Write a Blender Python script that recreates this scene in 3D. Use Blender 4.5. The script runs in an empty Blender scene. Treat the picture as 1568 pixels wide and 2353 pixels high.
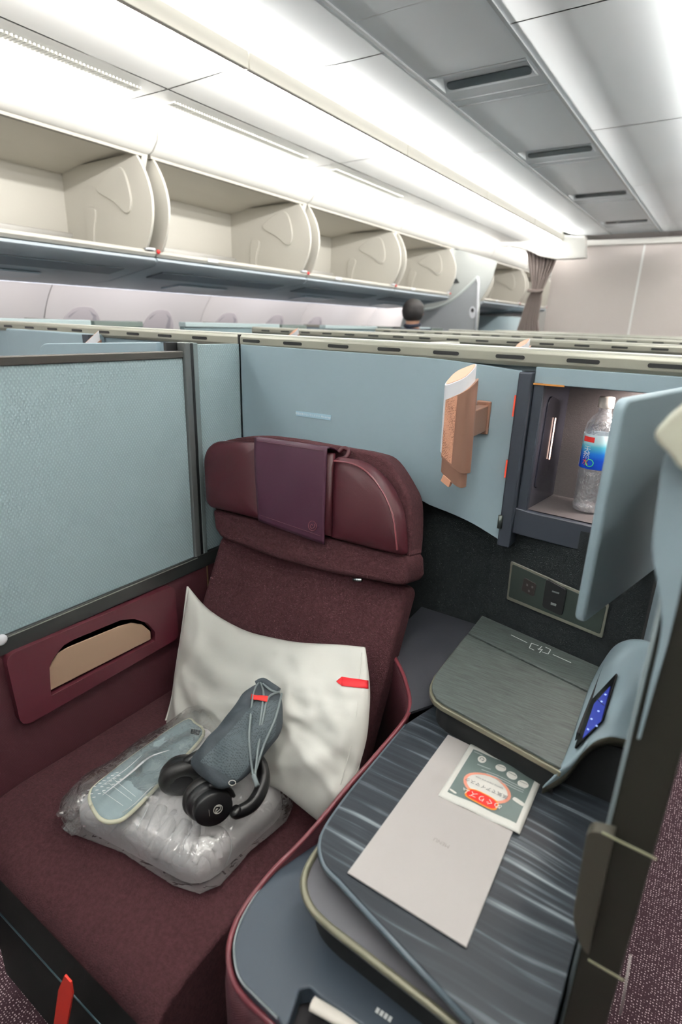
import bpy, bmesh, math, random
from mathutils import Vector, Matrix, noise
from mathutils.bvhtree import BVHTree

random.seed(4)
S = bpy.context.scene
COL = S.collection

# ------------------------------------------------------------------ camera
F_PX, W_PX, H_PX = 1293.0, 1568, 2353
X_C = Vector((0.831, 0.556, 0.031)); U_C = Vector((-0.202, 0.25, 0.947)); B_C = Vector((0.518, -0.793, 0.321))
def _orth():
    b = B_C.normalized(); x = (X_C - X_C.dot(b) * b).normalized(); u = b.cross(x)
    return x, u, b
X_C, U_C, B_C = _orth()
CAM = Vector((0, 0, 1.385))
cam = bpy.data.cameras.new('camera'); co = bpy.data.objects.new('camera', cam); COL.objects.link(co)
cam.sensor_fit = 'VERTICAL'; cam.sensor_height = 36.0; cam.lens = 36.0 * F_PX / H_PX
cam.clip_start = 0.02; cam.clip_end = 100
m = Matrix((X_C, U_C, B_C)).transposed().to_4x4(); m.translation = CAM
co.matrix_world = m
S.camera = co
cam.dof.use_dof = True; cam.dof.focus_distance = 1.25; cam.dof.aperture_fstop = 3.2

# survey helpers: a sight line meets the real plane the thing stands on
def ray(px, py):
    return (X_C * (px - W_PX / 2) - U_C * (py - H_PX / 2) - B_C * F_PX)
def AX(px, py, v): d = ray(px, py); return CAM + d * ((v - CAM.x) / d.x)
def AY(px, py, v): d = ray(px, py); return CAM + d * ((v - CAM.y) / d.y)
def AZ(px, py, v): d = ray(px, py); return CAM + d * ((v - CAM.z) / d.z)
def AP(px, py, p0, n): d = ray(px, py); return CAM + d * ((p0 - CAM).dot(n) / d.dot(n))

# ------------------------------------------------------------------ world, lights, exposure
w = bpy.data.worlds.new('world'); S.world = w; w.use_nodes = True
w.node_tree.nodes['Background'].inputs[0].default_value = (0.9, 0.95, 1, 1)
w.node_tree.nodes['Background'].inputs[1].default_value = 0.1
S.view_settings.view_transform = 'Standard'; S.view_settings.look = 'None'
S.cycles.transparent_max_bounces = 32
S.view_settings.exposure = 0.6; S.view_settings.gamma = 1.0; S.view_settings.use_curve_mapping = False

def area(name, loc, sx, sy, power, direction, color=(1, .98, .95), spread=180):
    l = bpy.data.lights.new(name, 'AREA'); l.shape = 'RECTANGLE'; l.size = sx; l.size_y = sy
    l.energy = power; l.color = color; l.spread = math.radians(spread)
    o = bpy.data.objects.new(name, l); COL.objects.link(o)
    d = Vector(direction).normalized(); z = -d
    y = Vector((0, 1, 0)); y = (y - y.dot(z) * z).normalized(); x = y.cross(z)
    mm = Matrix((x, y, z)).transposed().to_4x4(); mm.translation = Vector(loc); o.matrix_world = mm
    return o
CX = -1.018                      # cabin centre line
Y0, Y1 = -2.6, 7.3               # cabin length modelled
YM, YL = (Y0 + Y1) / 2, Y1 - Y0
YE = 10.6                        # the left aisle runs on past the bulkhead
area('aisle_wash_light', (-2.585, (Y0 + YE) / 2, 2.269), .02, YE - Y0, 95, (.2, 0, 1))
area('aisle_wash_light', (2 * CX + 2.575, YM, 2.268), .02, YL, 70, (-.7, 0, .7))
area('rail_wash_light', (-1.775, (Y0 + YE) / 2, 2.262), .03, YE - Y0, 120, (-.8, 0, .5))
area('rail_wash_light', (2 * CX + 1.775, YM, 2.262), .03, YL, 105, (.8, 0, .5))
area('cove_light', (-1.80, YM, 2.350), .016, YL, 42, (.9, 0, .42))
area('cove_light', (2 * CX + 1.80, YM, 2.350), .016, YL, 36, (-.9, 0, .42))
area('sidewall_light', (-3.33, 3.2, 1.53), .04, 9, 22, (-.8, 0, -.6), (1, .93, .97))

# ------------------------------------------------------------------ materials
MATS = {}
def lin(c):
    return tuple(((v / 255) / 12.92 if v / 255 <= .04045 else ((v / 255 + .055) / 1.055) ** 2.4) for v in c)
def mat(name, rgb, rough=.5, metal=0.0, bump=None, var=None, spec=None, emit=None, sheen=0, coat=0, trans=0, aniso=None, weave=None, alpha=None, stretch=None):
    if name in MATS: return MATS[name]
    m = bpy.data.materials.new(name); m.use_nodes = True; nt = m.node_tree; N = nt.nodes; L = nt.links
    b = N['Principled BSDF']; c = lin(rgb) + (1,)
    b.inputs['Base Color'].default_value = c; b.inputs['Roughness'].default_value = rough; b.inputs['Metallic'].default_value = metal
    if spec is not None: b.inputs['Specular IOR Level'].default_value = spec
    if sheen: b.inputs['Sheen Weight'].default_value = sheen
    if coat: b.inputs['Coat Weight'].default_value = coat
    if trans: b.inputs['Transmission Weight'].default_value = trans
    if alpha is not None: b.inputs['Alpha'].default_value = alpha
    if emit: b.inputs['Emission Color'].default_value = lin(emit[0]) + (1,); b.inputs['Emission Strength'].default_value = emit[1]
    tc = N.new('ShaderNodeTexCoord'); vec = tc.outputs['Object']
    if stretch:
        mp = N.new('ShaderNodeMapping'); mp.inputs['Scale'].default_value = stretch; L.new(vec, mp.inputs['Vector']); vec = mp.outputs['Vector']
    if var:
        n = N.new('ShaderNodeTexNoise'); n.inputs['Scale'].default_value = var[0]; n.inputs['Detail'].default_value = 3; L.new(vec, n.inputs['Vector'])
        mx = N.new('ShaderNodeMix'); mx.data_type = 'RGBA'
        L.new(n.outputs['Fac'], mx.inputs['Factor'])
        k = var[1]
        mx.inputs['A'].default_value = tuple(v * max(0, 1 - k) for v in c[:3]) + (1,); mx.inputs['B'].default_value = tuple(min(1, v * (1 + k)) for v in c[:3]) + (1,)
        L.new(mx.outputs['Result'], b.inputs['Base Color'])
    hts = []
    if bump:
        n = N.new('ShaderNodeTexNoise'); n.inputs['Scale'].default_value = bump[0]; n.inputs['Detail'].default_value = 4; L.new(vec, n.inputs['Vector']); hts.append((n.outputs['Fac'], bump[1]))
    if weave:   # (scale, strength, colour amount)
        outs = []
        for rot in ((0, .6, 0), (0, -.6, 0)):
            mp = N.new('ShaderNodeMapping'); mp.inputs['Rotation'].default_value = (rot[1], 0, rot[1]); L.new(tc.outputs['Object'], mp.inputs['Vector'])
            wv = N.new('ShaderNodeTexWave'); wv.bands_direction = 'Y'; wv.inputs['Scale'].default_value = weave[0]; wv.inputs['Distortion'].default_value = 1.2; wv.inputs['Detail'].default_value = 2; wv.inputs['Detail Scale'].default_value = 2
            L.new(mp.outputs['Vector'], wv.inputs['Vector']); outs.append(wv.outputs['Fac'])
        mm = N.new('ShaderNodeMath'); mm.operation = 'MULTIPLY'; L.new(outs[0], mm.inputs[0]); L.new(outs[1], mm.inputs[1]); hts.append((mm.outputs[0], weave[1]))
        mx = N.new('ShaderNodeMix'); mx.data_type = 'RGBA'; L.new(mm.outputs[0], mx.inputs['Factor']); k = weave[2]
        mx.inputs['A'].default_value = tuple(v * (1 - k) for v in c[:3]) + (1,); mx.inputs['B'].default_value = tuple(min(1, v * (1 + k)) for v in c[:3]) + (1,)
        L.new(mx.outputs['Result'], b.inputs['Base Color'])
    prev = None
    for h, s in hts:
        bp = N.new('ShaderNodeBump'); bp.inputs['Strength'].default_value = s; bp.inputs['Distance'].default_value = .002; L.new(h, bp.inputs['Height'])
        if prev: L.new(prev, bp.inputs['Normal'])
        prev = bp.outputs['Normal']
    if prev: L.new(prev, b.inputs['Normal'])
    MATS[name] = m; return m

ceil_m = mat('ceiling_grey', (232, 237, 239), .45, var=(2, .02))
strip_m = mat('ceiling_strip_grey', (220, 227, 231), .4)
soffit_m = mat('soffit_white', (245, 245, 242), .5)
cream_m = mat('bin_cream', (192, 189, 180), .45)
fascia_m = mat('fascia_cream', (196, 195, 190), .4)
under_m = mat('underside_grey', (176, 186, 194), .4)
vent_m = mat('vent_dark', (112, 124, 134), .5)
seam_m = mat('seam_dark', (70, 74, 76), .6)
side_m = mat('sidewall_cream', (220, 218, 214), .5)
bulk_m = mat('bulkhead_taupe', (200, 192, 188), .6, bump=(300, .1))
blue_m = mat('panel_blue', (132, 151, 160), .5, bump=(900, .12), var=(3, .03))
blue_w = mat('panel_blue_woven', (140, 160, 165), .6, weave=(64, .4, .12))
rail_m = mat('rail_bronze_grey', (96, 92, 88), .3, metal=.7)
dark_m = mat('black_plastic', (26, 27, 29), .4)
navy_m = mat('navy_plastic', (44, 50, 60), .5, var=(20, .05))
bar_m = mat('bar_olive', (143, 143, 132), .4, metal=.25)
bartop_m = mat('bar_top_cream', (214, 214, 206), .3)
carpet_k = mat('black_wall_carpet', (24, 30, 33), .95, bump=(500, .8), var=(260, .45))
burg_w = mat('burgundy_woven_wall', (75, 37, 44), .6, weave=(160, .3, .16))
burg_f = mat('burgundy_fabric', (68, 40, 44), .95, bump=(420, .9), var=(170, .55), spec=.2)
burg_l = mat('burgundy_leather', (60, 20, 28), .46, spec=.35, bump=(260, .12), var=(6, .10))
burg_flap = mat('burgundy_plum_leather', (58, 26, 44), .5, spec=.35, bump=(400, .10), var=(8, .06))
burg_p = mat('burgundy_plastic', (81, 34, 43), .4, bump=(900, .15))
burg_rim = mat('burgundy_rim', (99, 45, 52), .3)
bronze_m = mat('brushed_bronze', (178, 150, 128), .45, metal=.35, bump=(1500, .1))
copper_m = mat('copper_plastic', (166, 128, 110), .35, metal=.6)
copper_l = mat('copper_light', (210, 156, 128), .4, metal=.05)
white_m = mat('white_plastic', (228, 230, 236), .35)
cotton_m = mat('pillow_cotton', (216, 216, 210), .85, bump=(60, .15), var=(5, .03))
red_m = mat('red_ribbon', (200, 24, 36), .6)
redor_m = mat('red_orange', (240, 84, 58), .5)
tag_m = mat('red_tag_webbing', (236, 62, 48), .6)
wood_m = mat('grey_brushed_wood', (63, 70, 68), .45, bump=(60, .4), var=(26, 1.5), stretch=(1, 13, 1))
olive_m = mat('olive_metal', (121, 119, 102), .35, metal=.4)
postol_m = mat('post_dark_olive', (46, 46, 40), .4, metal=.3)
console_m = mat('console_blue_grey', (52, 62, 73), .42, bump=(1200, .15))
leaf_m = mat('leaf_warm_grey', (83, 83, 88), .45, bump=(1200, .15))
slate_m = mat('slate_panel', (43, 45, 52), .55, bump=(900, .3))
menu_m = mat('menu_card', (177, 173, 171), .7)
ink_m = mat('menu_ink', (150, 142, 138), .7)
blanket_m = mat('blanket_grey', (226, 224, 225), .9, bump=(120, .2), var=(30, .05), sheen=.3)
pad_m = mat('pad_teal', (136, 152, 156), .85, bump=(150, .3), var=(60, .08))
piping_m = mat('cream_piping', (206, 206, 184), .7)
hp_m = mat('headphone_black', (22, 22, 24), .35)
hp_leather = mat('headphone_cushion', (30, 29, 29), .5, bump=(90, .5))
printw_m = mat('white_print', (226, 228, 228), .6)
glow_lamp_m = mat('cabinet_lamp', (255, 220, 200), .5, emit=((255, 214, 196), 2.2))
strip_e = mat('cove_lamp', (255, 255, 255), .5, emit=((255, 252, 246), 22))
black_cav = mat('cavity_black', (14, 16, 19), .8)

def streak_mat():
    m = bpy.data.materials.new('streaked_table'); m.use_nodes = True; N = m.node_tree.nodes; L = m.node_tree.links; b = N['Principled BSDF']
    tc = N.new('ShaderNodeTexCoord'); w0 = N.new('ShaderNodeTexNoise'); w0.inputs['Scale'].default_value = 2.6; L.new(tc.outputs['Object'], w0.inputs['Vector'])
    ad = N.new('ShaderNodeVectorMath'); ad.operation = 'MULTIPLY_ADD'; ad.inputs[1].default_value = (.065, .065, 0); L.new(w0.outputs['Color'], ad.inputs[0]); L.new(tc.outputs['Object'], ad.inputs[2])
    mp = N.new('ShaderNodeMapping'); mp.inputs['Rotation'].default_value = (0, 0, math.radians(11)); mp.inputs['Scale'].default_value = (3.0, 95, 1); L.new(ad.outputs[0], mp.inputs['Vector'])
    n = N.new('ShaderNodeTexNoise'); n.inputs['Scale'].default_value = 1; n.inputs['Detail'].default_value = 2.5; n.inputs['Roughness'].default_value = .6; L.new(mp.outputs[0], n.inputs['Vector'])
    r = N.new('ShaderNodeValToRGB'); e = r.color_ramp.elements
    e[0].position = .40; e[0].color = lin((36, 41, 47)) + (1,); e[1].position = .80; e[1].color = lin((150, 158, 162)) + (1,)
    x = e.new(.57); x.color = lin((46, 52, 58)) + (1,); x = e.new(.66); x.color = lin((84, 92, 98)) + (1,)
    n3 = N.new('ShaderNodeTexNoise'); n3.inputs['Scale'].default_value = 9; L.new(tc.outputs['Object'], n3.inputs['Vector']); m3 = N.new('ShaderNodeMath'); m3.operation = 'MULTIPLY_ADD'; m3.inputs[1].default_value = .30; L.new(n3.outputs['Fac'], m3.inputs[0]); ms = N.new('ShaderNodeMath'); ms.operation = 'SUBTRACT'; ms.inputs[1].default_value = .15; L.new(n.outputs['Fac'], ms.inputs[0]); L.new(ms.outputs[0], m3.inputs[2])
    L.new(m3.outputs[0], r.inputs[0]); L.new(r.outputs[0], b.inputs['Base Color']); b.inputs['Roughness'].default_value = .45; b.inputs['Specular IOR Level'].default_value = .3
    return m
streak_m = streak_mat()

def dots_mat(name, base, dot, scale, size=.32, rough=.9):
    m = bpy.data.materials.new(name); m.use_nodes = True; N = m.node_tree.nodes; L = m.node_tree.links; b = N['Principled BSDF']
    tc = N.new('ShaderNodeTexCoord'); v = N.new('ShaderNodeTexVoronoi'); v.inputs['Scale'].default_value = scale; v.inputs['Randomness'].default_value = .35
    L.new(tc.outputs['Object'], v.inputs['Vector']); r = N.new('ShaderNodeValToRGB'); e = r.color_ramp.elements
    e[0].position = size * .7; e[0].color = lin(dot) + (1,); e[1].position = size * 1.4; e[1].color = lin(base) + (1,)
    L.new(v.outputs['Distance'], r.inputs[0]); L.new(r.outputs[0], b.inputs['Base Color']); b.inputs['Roughness'].default_value = rough
    bp = N.new('ShaderNodeBump'); bp.invert = True; bp.inputs['Strength'].default_value = .5; bp.inputs['Distance'].default_value = .002; L.new(v.outputs['Distance'], bp.inputs['Height']); L.new(bp.outputs[0], b.inputs['Normal'])
    return m
carpet_m = dots_mat('aisle_carpet', (62, 36, 46), (196, 176, 180), 170, .24)
perf_m = dots_mat('copper_perforated', (198, 146, 120), (110, 70, 56), 330, .30, .4)
mesh_m = dots_mat('pouch_mesh', (66, 77, 82), (38, 46, 51), 330, .3, .7)
pouch_m = mat('pouch_fabric', (50, 58, 64), .75, bump=(200, .3))
cord_m = mat('pouch_cord', (104, 114, 116), .7)

def film_mat(name, vis=.22, tint=(1, 1, 1), bump=40, bs=.6, haze=0):
    m = bpy.data.materials.new(name); m.use_nodes = True; N = m.node_tree.nodes; L = m.node_tree.links
    for n in list(N): N.remove(n)
    out = N.new('ShaderNodeOutputMaterial'); t = N.new('ShaderNodeBsdfTransparent'); t.inputs[0].default_value = tint + (1,)
    g = N.new('ShaderNodeBsdfGlossy'); g.inputs['Roughness'].default_value = .07; g.inputs[0].default_value = (1, 1, 1, 1)
    lw = N.new('ShaderNodeFresnel'); lw.inputs['IOR'].default_value = 1.5
    nz = N.new('ShaderNodeTexNoise'); nz.inputs['Scale'].default_value = bump; nz.inputs['Detail'].default_value = 2; nz.inputs['Distortion'].default_value = 1.0
    tc = N.new('ShaderNodeTexCoord'); L.new(tc.outputs['Object'], nz.inputs['Vector'])
    bp = N.new('ShaderNodeBump'); bp.inputs['Strength'].default_value = bs; bp.inputs['Distance'].default_value = .006; L.new(nz.outputs['Fac'], bp.inputs['Height'])
    L.new(bp.outputs[0], g.inputs['Normal']); L.new(bp.outputs[0], lw.inputs['Normal'])
    ma = N.new('ShaderNodeMath'); ma.operation = 'MULTIPLY_ADD'; ma.inputs[1].default_value = .65; ma.inputs[2].default_value = vis * .25; ma.use_clamp = True
    L.new(lw.outputs[0], ma.inputs[0]); mx = N.new('ShaderNodeMixShader'); L.new(ma.outputs[0], mx.inputs[0]); L.new(t.outputs[0], mx.inputs[1]); L.new(g.outputs[0], mx.inputs[2]); 
    if haze:
        df = N.new('ShaderNodeBsdfDiffuse'); df.inputs[0].default_value = (.9, .9, .92, 1); m2 = N.new('ShaderNodeMixShader'); m2.inputs[0].default_value = haze
        L.new(mx.outputs[0], m2.inputs[1]); L.new(df.outputs[0], m2.inputs[2]); mx = m2
    L.new(mx.outputs[0], out.inputs[0])
    return m
film_m = film_mat('plastic_film', .35, bump=34, bs=1.0, haze=.035)
bottle_m = film_mat('bottle_plastic', .5, (.985, .99, 1), 90, 1.0, .10)

# ------------------------------------------------------------------ builders
def link(o, parent=None):
    COL.objects.link(o)
    if parent is not None:
        o.parent = parent; o.matrix_parent_inverse = parent.matrix_world.inverted()
    return o
def fin(name, bm, m, parent=None, smooth=False, bevel=0, seg=3, subsurf=0, thick=0):
    me = bpy.data.meshes.new(name); bmesh.ops.recalc_face_normals(bm, faces=bm.faces); bm.to_mesh(me); bm.free()
    if isinstance(m, (list, tuple)):
        for x in m: me.materials.append(x)
    else: me.materials.append(m)
    for p in me.polygons: p.use_smooth = bool(smooth or bevel)
    o = bpy.data.objects.new(name, me); link(o, parent)
    if thick:
        md = o.modifiers.new('t', 'SOLIDIFY'); md.thickness = thick; md.offset = 0
    if bevel:
        md = o.modifiers.new('b', 'BEVEL'); md.width = bevel; md.segments = seg; md.limit_method = 'ANGLE'; md.angle_limit = math.radians(35); md.harden_normals = True
    if subsurf:
        md = o.modifiers.new('s', 'SUBSURF'); md.levels = subsurf; md.render_levels = subsurf
    return o
def bm_poly(bm, pts, vec, flip=False):
    a = [bm.verts.new(p) for p in pts]; b = [bm.verts.new(Vector(p) + vec) for p in pts]
    bm.faces.new(a[::-1]); bm.faces.new(b); n = len(a)
    for i in range(n): bm.faces.new((a[i], a[(i + 1) % n], b[(i + 1) % n], b[i]))
def prism(name, pts, vec, m, parent=None, bevel=0, seg=3, smooth=False):
    bm = bmesh.new(); bm_poly(bm, [Vector(p) for p in pts], Vector(vec)); return fin(name, bm, m, parent, smooth=smooth, bevel=bevel, seg=seg)
def bm_box(bm, x0, x1, y0, y1, z0, z1):
    bm_poly(bm, [Vector((x0, y0, z0)), Vector((x1, y0, z0)), Vector((x1, y1, z0)), Vector((x0, y1, z0))], Vector((0, 0, z1 - z0)))
def box(name, x0, x1, y0, y1, z0, z1, m, parent=None, bevel=0, seg=2):
    bm = bmesh.new(); bm_box(bm, x0, x1, y0, y1, z0, z1); return fin(name, bm, m, parent, bevel=bevel, seg=seg)
def rnd(pts, r, seg=6):
    pts = [Vector(p) for p in pts]; n = len(pts); out = []
    for i, p in enumerate(pts):
        rr = r[i] if isinstance(r, (list, tuple)) else r
        a = pts[i - 1] - p; b = pts[(i + 1) % n] - p
        if rr <= 0: out.append(p); continue
        ra = min(rr, a.length * .48); rb = min(rr, b.length * .48)
        A = p + a.normalized() * ra; B = p + b.normalized() * rb
        for k in range(seg + 1):
            t = k / seg; q = A * (1 - t) ** 2 + p * (2 * t * (1 - t) * .9) + B * t ** 2 + (A + B) * .5 * (2 * t * (1 - t) * .1); out.append(q)
    return out
def smoothc(pts, n=8, closed=False):
    """Catmull-Rom through the points"""
    pts = [Vector(p) for p in pts]; out = []; L = len(pts)
    rng = range(L) if closed else range(L - 1)
    for i in rng:
        if closed: p0, p1, p2, p3 = pts[i - 1], pts[i], pts[(i + 1) % L], pts[(i + 2) % L]
        else: p0, p1, p2, p3 = pts[max(i - 1, 0)], pts[i], pts[i + 1], pts[min(i + 2, L - 1)]
        for k in range(n):
            t = k / n
            out.append(.5 * ((2 * p1) + (-p0 + p2) * t + (2 * p0 - 5 * p1 + 4 * p2 - p3) * t * t + (-p0 + 3 * p1 - 3 * p2 + p3) * t ** 3))
    if not closed: out.append(pts[-1])
    return out
def bm_tube(bm, pts, r, n=8, caps=True, flat=1.0, up=None):
    pts = [Vector(p) for p in pts]; rings = []; prevn = None
    for i, p in enumerate(pts):
        t = (pts[min(i + 1, len(pts) - 1)] - pts[max(i - 1, 0)]).normalized()
        a = Vector(up) if up is not None else (prevn if prevn is not None else (Vector((0, 0, 1)) if abs(t.z) < .9 else Vector((1, 0, 0))))
        a = (a - a.dot(t) * t).normalized(); prevn = a; b = t.cross(a)
        rr = r[i] if isinstance(r, (list, tuple)) else r
        rings.append([bm.verts.new(p + (a * math.cos(2 * math.pi * k / n) * flat + b * math.sin(2 * math.pi * k / n)) * rr) for k in range(n)])
    for i in range(len(rings) - 1):
        for k in range(n): bm.faces.new((rings[i][k], rings[i][(k + 1) % n], rings[i + 1][(k + 1) % n], rings[i + 1][k]))
    if caps: bm.faces.new(rings[0][::-1]); bm.faces.new(rings[-1])
def tube(name, pts, r, m, parent=None, n=8, flat=1.0, up=None):
    bm = bmesh.new(); bm_tube(bm, pts, r, n, True, flat, up); return fin(name, bm, m, parent, smooth=True)
def lathe(name, prof, org, axis, m, parent=None, n=32, sx=1.0, xdir=None):
    axis = Vector(axis).normalized(); a = Vector(xdir) if xdir is not None else (Vector((0, 0, 1)) if abs(axis.z) < .9 else Vector((1, 0, 0)))
    a = (a - a.dot(axis) * axis).normalized(); b = axis.cross(a); bm = bmesh.new(); rings = []
    for (r, h) in prof:
        if r < 1e-6: rings.append([bm.verts.new(Vector(org) + axis * h)])
        else: rings.append([bm.verts.new(Vector(org) + axis * h + (a * math.cos(2 * math.pi * k / n) * sx + b * math.sin(2 * math.pi * k / n)) * r) for k in range(n)])
    for i in range(len(rings) - 1):
        A, B = rings[i], rings[i + 1]
        for k in range(n):
            k2 = (k + 1) % n
            if len(A) == 1 and len(B) == 1: continue
            if len(A) == 1: bm.faces.new((A[0], B[k], B[k2]))
            elif len(B) == 1: bm.faces.new((A[k], A[k2], B[0]))
            else: bm.faces.new((A[k], A[k2], B[k2], B[k]))
    return fin(name, bm, m, parent, smooth=True)
def grid(name, f, nu, nv, m, parent=None, thick=0, smooth=True, cu=False):
    bm = bmesh.new(); V = [[bm.verts.new(f(i / nu, j / nv)) for j in range(nv + 1)] for i in range(nu + 1)]
    for i in range(nu):
        for j in range(nv): bm.faces.new((V[i][j], V[i + 1][j], V[i + 1][j + 1], V[i][j + 1]))
    if cu: bmesh.ops.remove_doubles(bm, verts=bm.verts, dist=1e-6)
    return fin(name, bm, m, parent, smooth=smooth, thick=thick)
def puff(name, outline, nrm, h, m, parent=None, rings=10, p=.5, back=.3, wob=0, ws=20, hfun=None):
    """soft body: closed outline, domed by h along nrm, and by back*h behind"""
    nrm = Vector(nrm).normalized(); O = [Vector(q) for q in outline]; c = sum(O, Vector()) / len(O); n = len(O); bm = bmesh.new()
    def mk(s, sign):
        rr = []
        for q in O:
            v = c + (q - c) * s; k = (1 - s ** 2.6) ** p * h * (1 if sign > 0 else -back)
            if hfun and sign > 0: k *= hfun(v)
            v = v + nrm * k
            if wob: v = v + nrm * (noise.noise(v * ws) * wob * (1 - s ** 6))
            rr.append(bm.verts.new(v))
        return rr
    ss = [math.sin(math.pi / 2 * (1 - k / rings)) ** .8 for k in range(rings)]
    edge = [bm.verts.new(q) for q in O]
    for sign in (1, -1):
        prev = edge
        for s in ss[1:]:
            cur = mk(s, sign)
            for k in range(n):
                bm.faces.new((prev[k], prev[(k + 1) % n], cur[(k + 1) % n], cur[k]))
            prev = cur
        k = h * (1 if sign > 0 else -back)
        if hfun and sign > 0: k *= hfun(c)
        cv = bm.verts.new(c + nrm * (k + (noise.noise((c + nrm * k) * ws) * wob if wob else 0)))
        for k in range(n): bm.faces.new((prev[k], prev[(k + 1) % n], cv))
    return fin(name, bm, m, parent, smooth=True)
def text(name, body, org, u, v, size, m, parent, off=.0004, align='CENTER', ext=.0):
    cu = bpy.data.curves.new(name, 'FONT'); cu.body = body; cu.size = size; cu.align_x = align; cu.align_y = 'CENTER'; cu.extrude = ext
    o = bpy.data.objects.new('tmp', cu); COL.objects.link(o); dg = bpy.context.evaluated_depsgraph_get(); dg.update()
    me = bpy.data.meshes.new_from_object(o.evaluated_get(dg)); bpy.data.objects.remove(o)
    u = Vector(u).normalized(); v = Vector(v); v = (v - v.dot(u) * u).normalized(); nn = u.cross(v)
    mm = Matrix((u, v, nn)).transposed().to_4x4(); mm.translation = Vector(org) + nn * off; me.transform(mm)
    me.materials.clear(); me.materials.append(m); me.name = name
    return link(bpy.data.objects.new(name, me), parent)
def flat(name, pts, m, parent=None):
    bm = bmesh.new(); bm.faces.new([bm.verts.new(p) for p in pts]); return fin(name, bm, m, parent)
def thing(name, label, cat, loc=(0, 0, 0), group=None):
    o = bpy.data.objects.new(name, None); COL.objects.link(o); o.location = loc; o.empty_display_size = .05
    o.matrix_world = Matrix.Translation(Vector(loc)); tag(o, label, cat, group); return o
def tag(o, label, cat, group=None):
    o['label'] = label; o['category'] = cat
    if group: o['group'] = group
    return o
def st(o): o['kind'] = 'structure'; return o
def struct(name, loc=(0, 0, 0)):
    o = bpy.data.objects.new(name, None); COL.objects.link(o); o.location = loc; o.matrix_world = Matrix.Translation(Vector(loc)); return st(o)
def dup(root, loc, label, group=None, rotz=0):
    r = root.copy(); COL.objects.link(r); r.location = loc; r.rotation_euler = (0, 0, rotz); r['label'] = label
    if group: r['group'] = group
    for ch in list(root.children):
        c = ch.copy(); COL.objects.link(c); c.parent = r; c.matrix_parent_inverse = ch.matrix_parent_inverse.copy()
        for g in ch.children:
            d = g.copy(); COL.objects.link(d); d.parent = c; d.matrix_parent_inverse = g.matrix_parent_inverse.copy()
    return r
def bvh(objs):
    dg = bpy.context.evaluated_depsgraph_get(); dg.update(); vs = []; fs = []
    for o in objs:
        me = o.evaluated_get(dg).to_mesh(); k = len(vs); mw = o.matrix_world
        vs += [mw @ v.co for v in me.vertices]; fs += [[k + i for i in p.vertices] for p in me.polygons]
    return BVHTree.FromPolygons(vs, fs)
def hit(tree, px, py, off=.001):
    d = ray(px, py).normalized(); r = tree.ray_cast(CAM, d)
    if r[0] is None: return None
    n = r[1] if r[1].dot(d) < 0 else -r[1]
    return r[0] + n * off

# ================================================================== SETTING
def mirx(p): return (2 * CX - p[0], p[1])
# ---- floor, outer walls
fl = box('floor', -3.9, 1.9, Y0, 11.5, -.05, 0, carpet_m); st(fl)
side_prof = [(-3.20, 1.80), (-3.38, 1.66), (-3.52, 1.56), (-3.62, 1.45), (-3.70, 1.30), (-3.76, 1.10), (-3.78, .85), (-3.76, .5), (-3.66, 0)]
def sidewall(name, mirror, ys):
    root = struct(name, ((-3.7 if not mirror else 2 * CX + 3.7), 3, 0))
    pr = smoothc([(a, 0, b) for a, b in side_prof], 3)
    for k in range(len(ys) - 1):
        y0, y1 = ys[k] + .004, ys[k + 1] - .004; bm = bmesh.new()
        A = [bm.verts.new(((2 * CX - p.x) if mirror else p.x, y0, p.z)) for p in pr]; B = [bm.verts.new(((2 * CX - p.x) if mirror else p.x, y1, p.z)) for p in pr]
        for i in range(len(pr) - 1): bm.faces.new((A[i], A[i + 1], B[i + 1], B[i]))
        fin('wall_panel', bm, side_m, root, smooth=True, thick=.01)
    return root
sidewall('wall_left', False, [Y0, -1.8, -.5, .8, 2.1, 3.42, 4.74, 6.06, 7.38, 8.7, 11.5])
sidewall('wall_right', True, [Y0, 2.1, 7.3])
o = box('wall_front', -3.9, 1.9, Y0 - .05, Y0, 0, 2.5, side_m); st(o)
o = box('trim_1', -3.80, -3.795, Y0, 11.5, 0, 2.0, seam_m); st(o)
# windows (oval, shades down)
for i, y in enumerate((2.36, 3.0, 3.72, 4.36, 5.0)):
    r = struct('window_%d' % (i + 1), (-3.68, y, 1.2))
    def ov(a, b, y=y, dx=0, zc=1.20):
        pts = []
        for k in range(28):
            t = 2 * math.pi * k / 28; zz = zc + b * math.copysign(abs(math.sin(t)) ** .8, math.sin(t)); yy = y + a * math.copysign(abs(math.cos(t)) ** .8, math.cos(t))
            # follow the curved lining
            P = smoothc([(q[0], 0, q[1]) for q in side_prof], 6); x = min(P, key=lambda q: abs(q.z - zz)).x
            pts.append(Vector((x + dx, yy, zz)))
        return pts
    prism('window_frame', ov(.155, .225, dx=.002), (.006, 0, 0), mat('window_frame', (176, 172, 172), .6), r, bevel=.002)
    prism('window_shade', ov(.135, .205, dx=.009), (.002, 0, 0), mat('window_shade', (150, 148, 150), .6), r)

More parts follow.
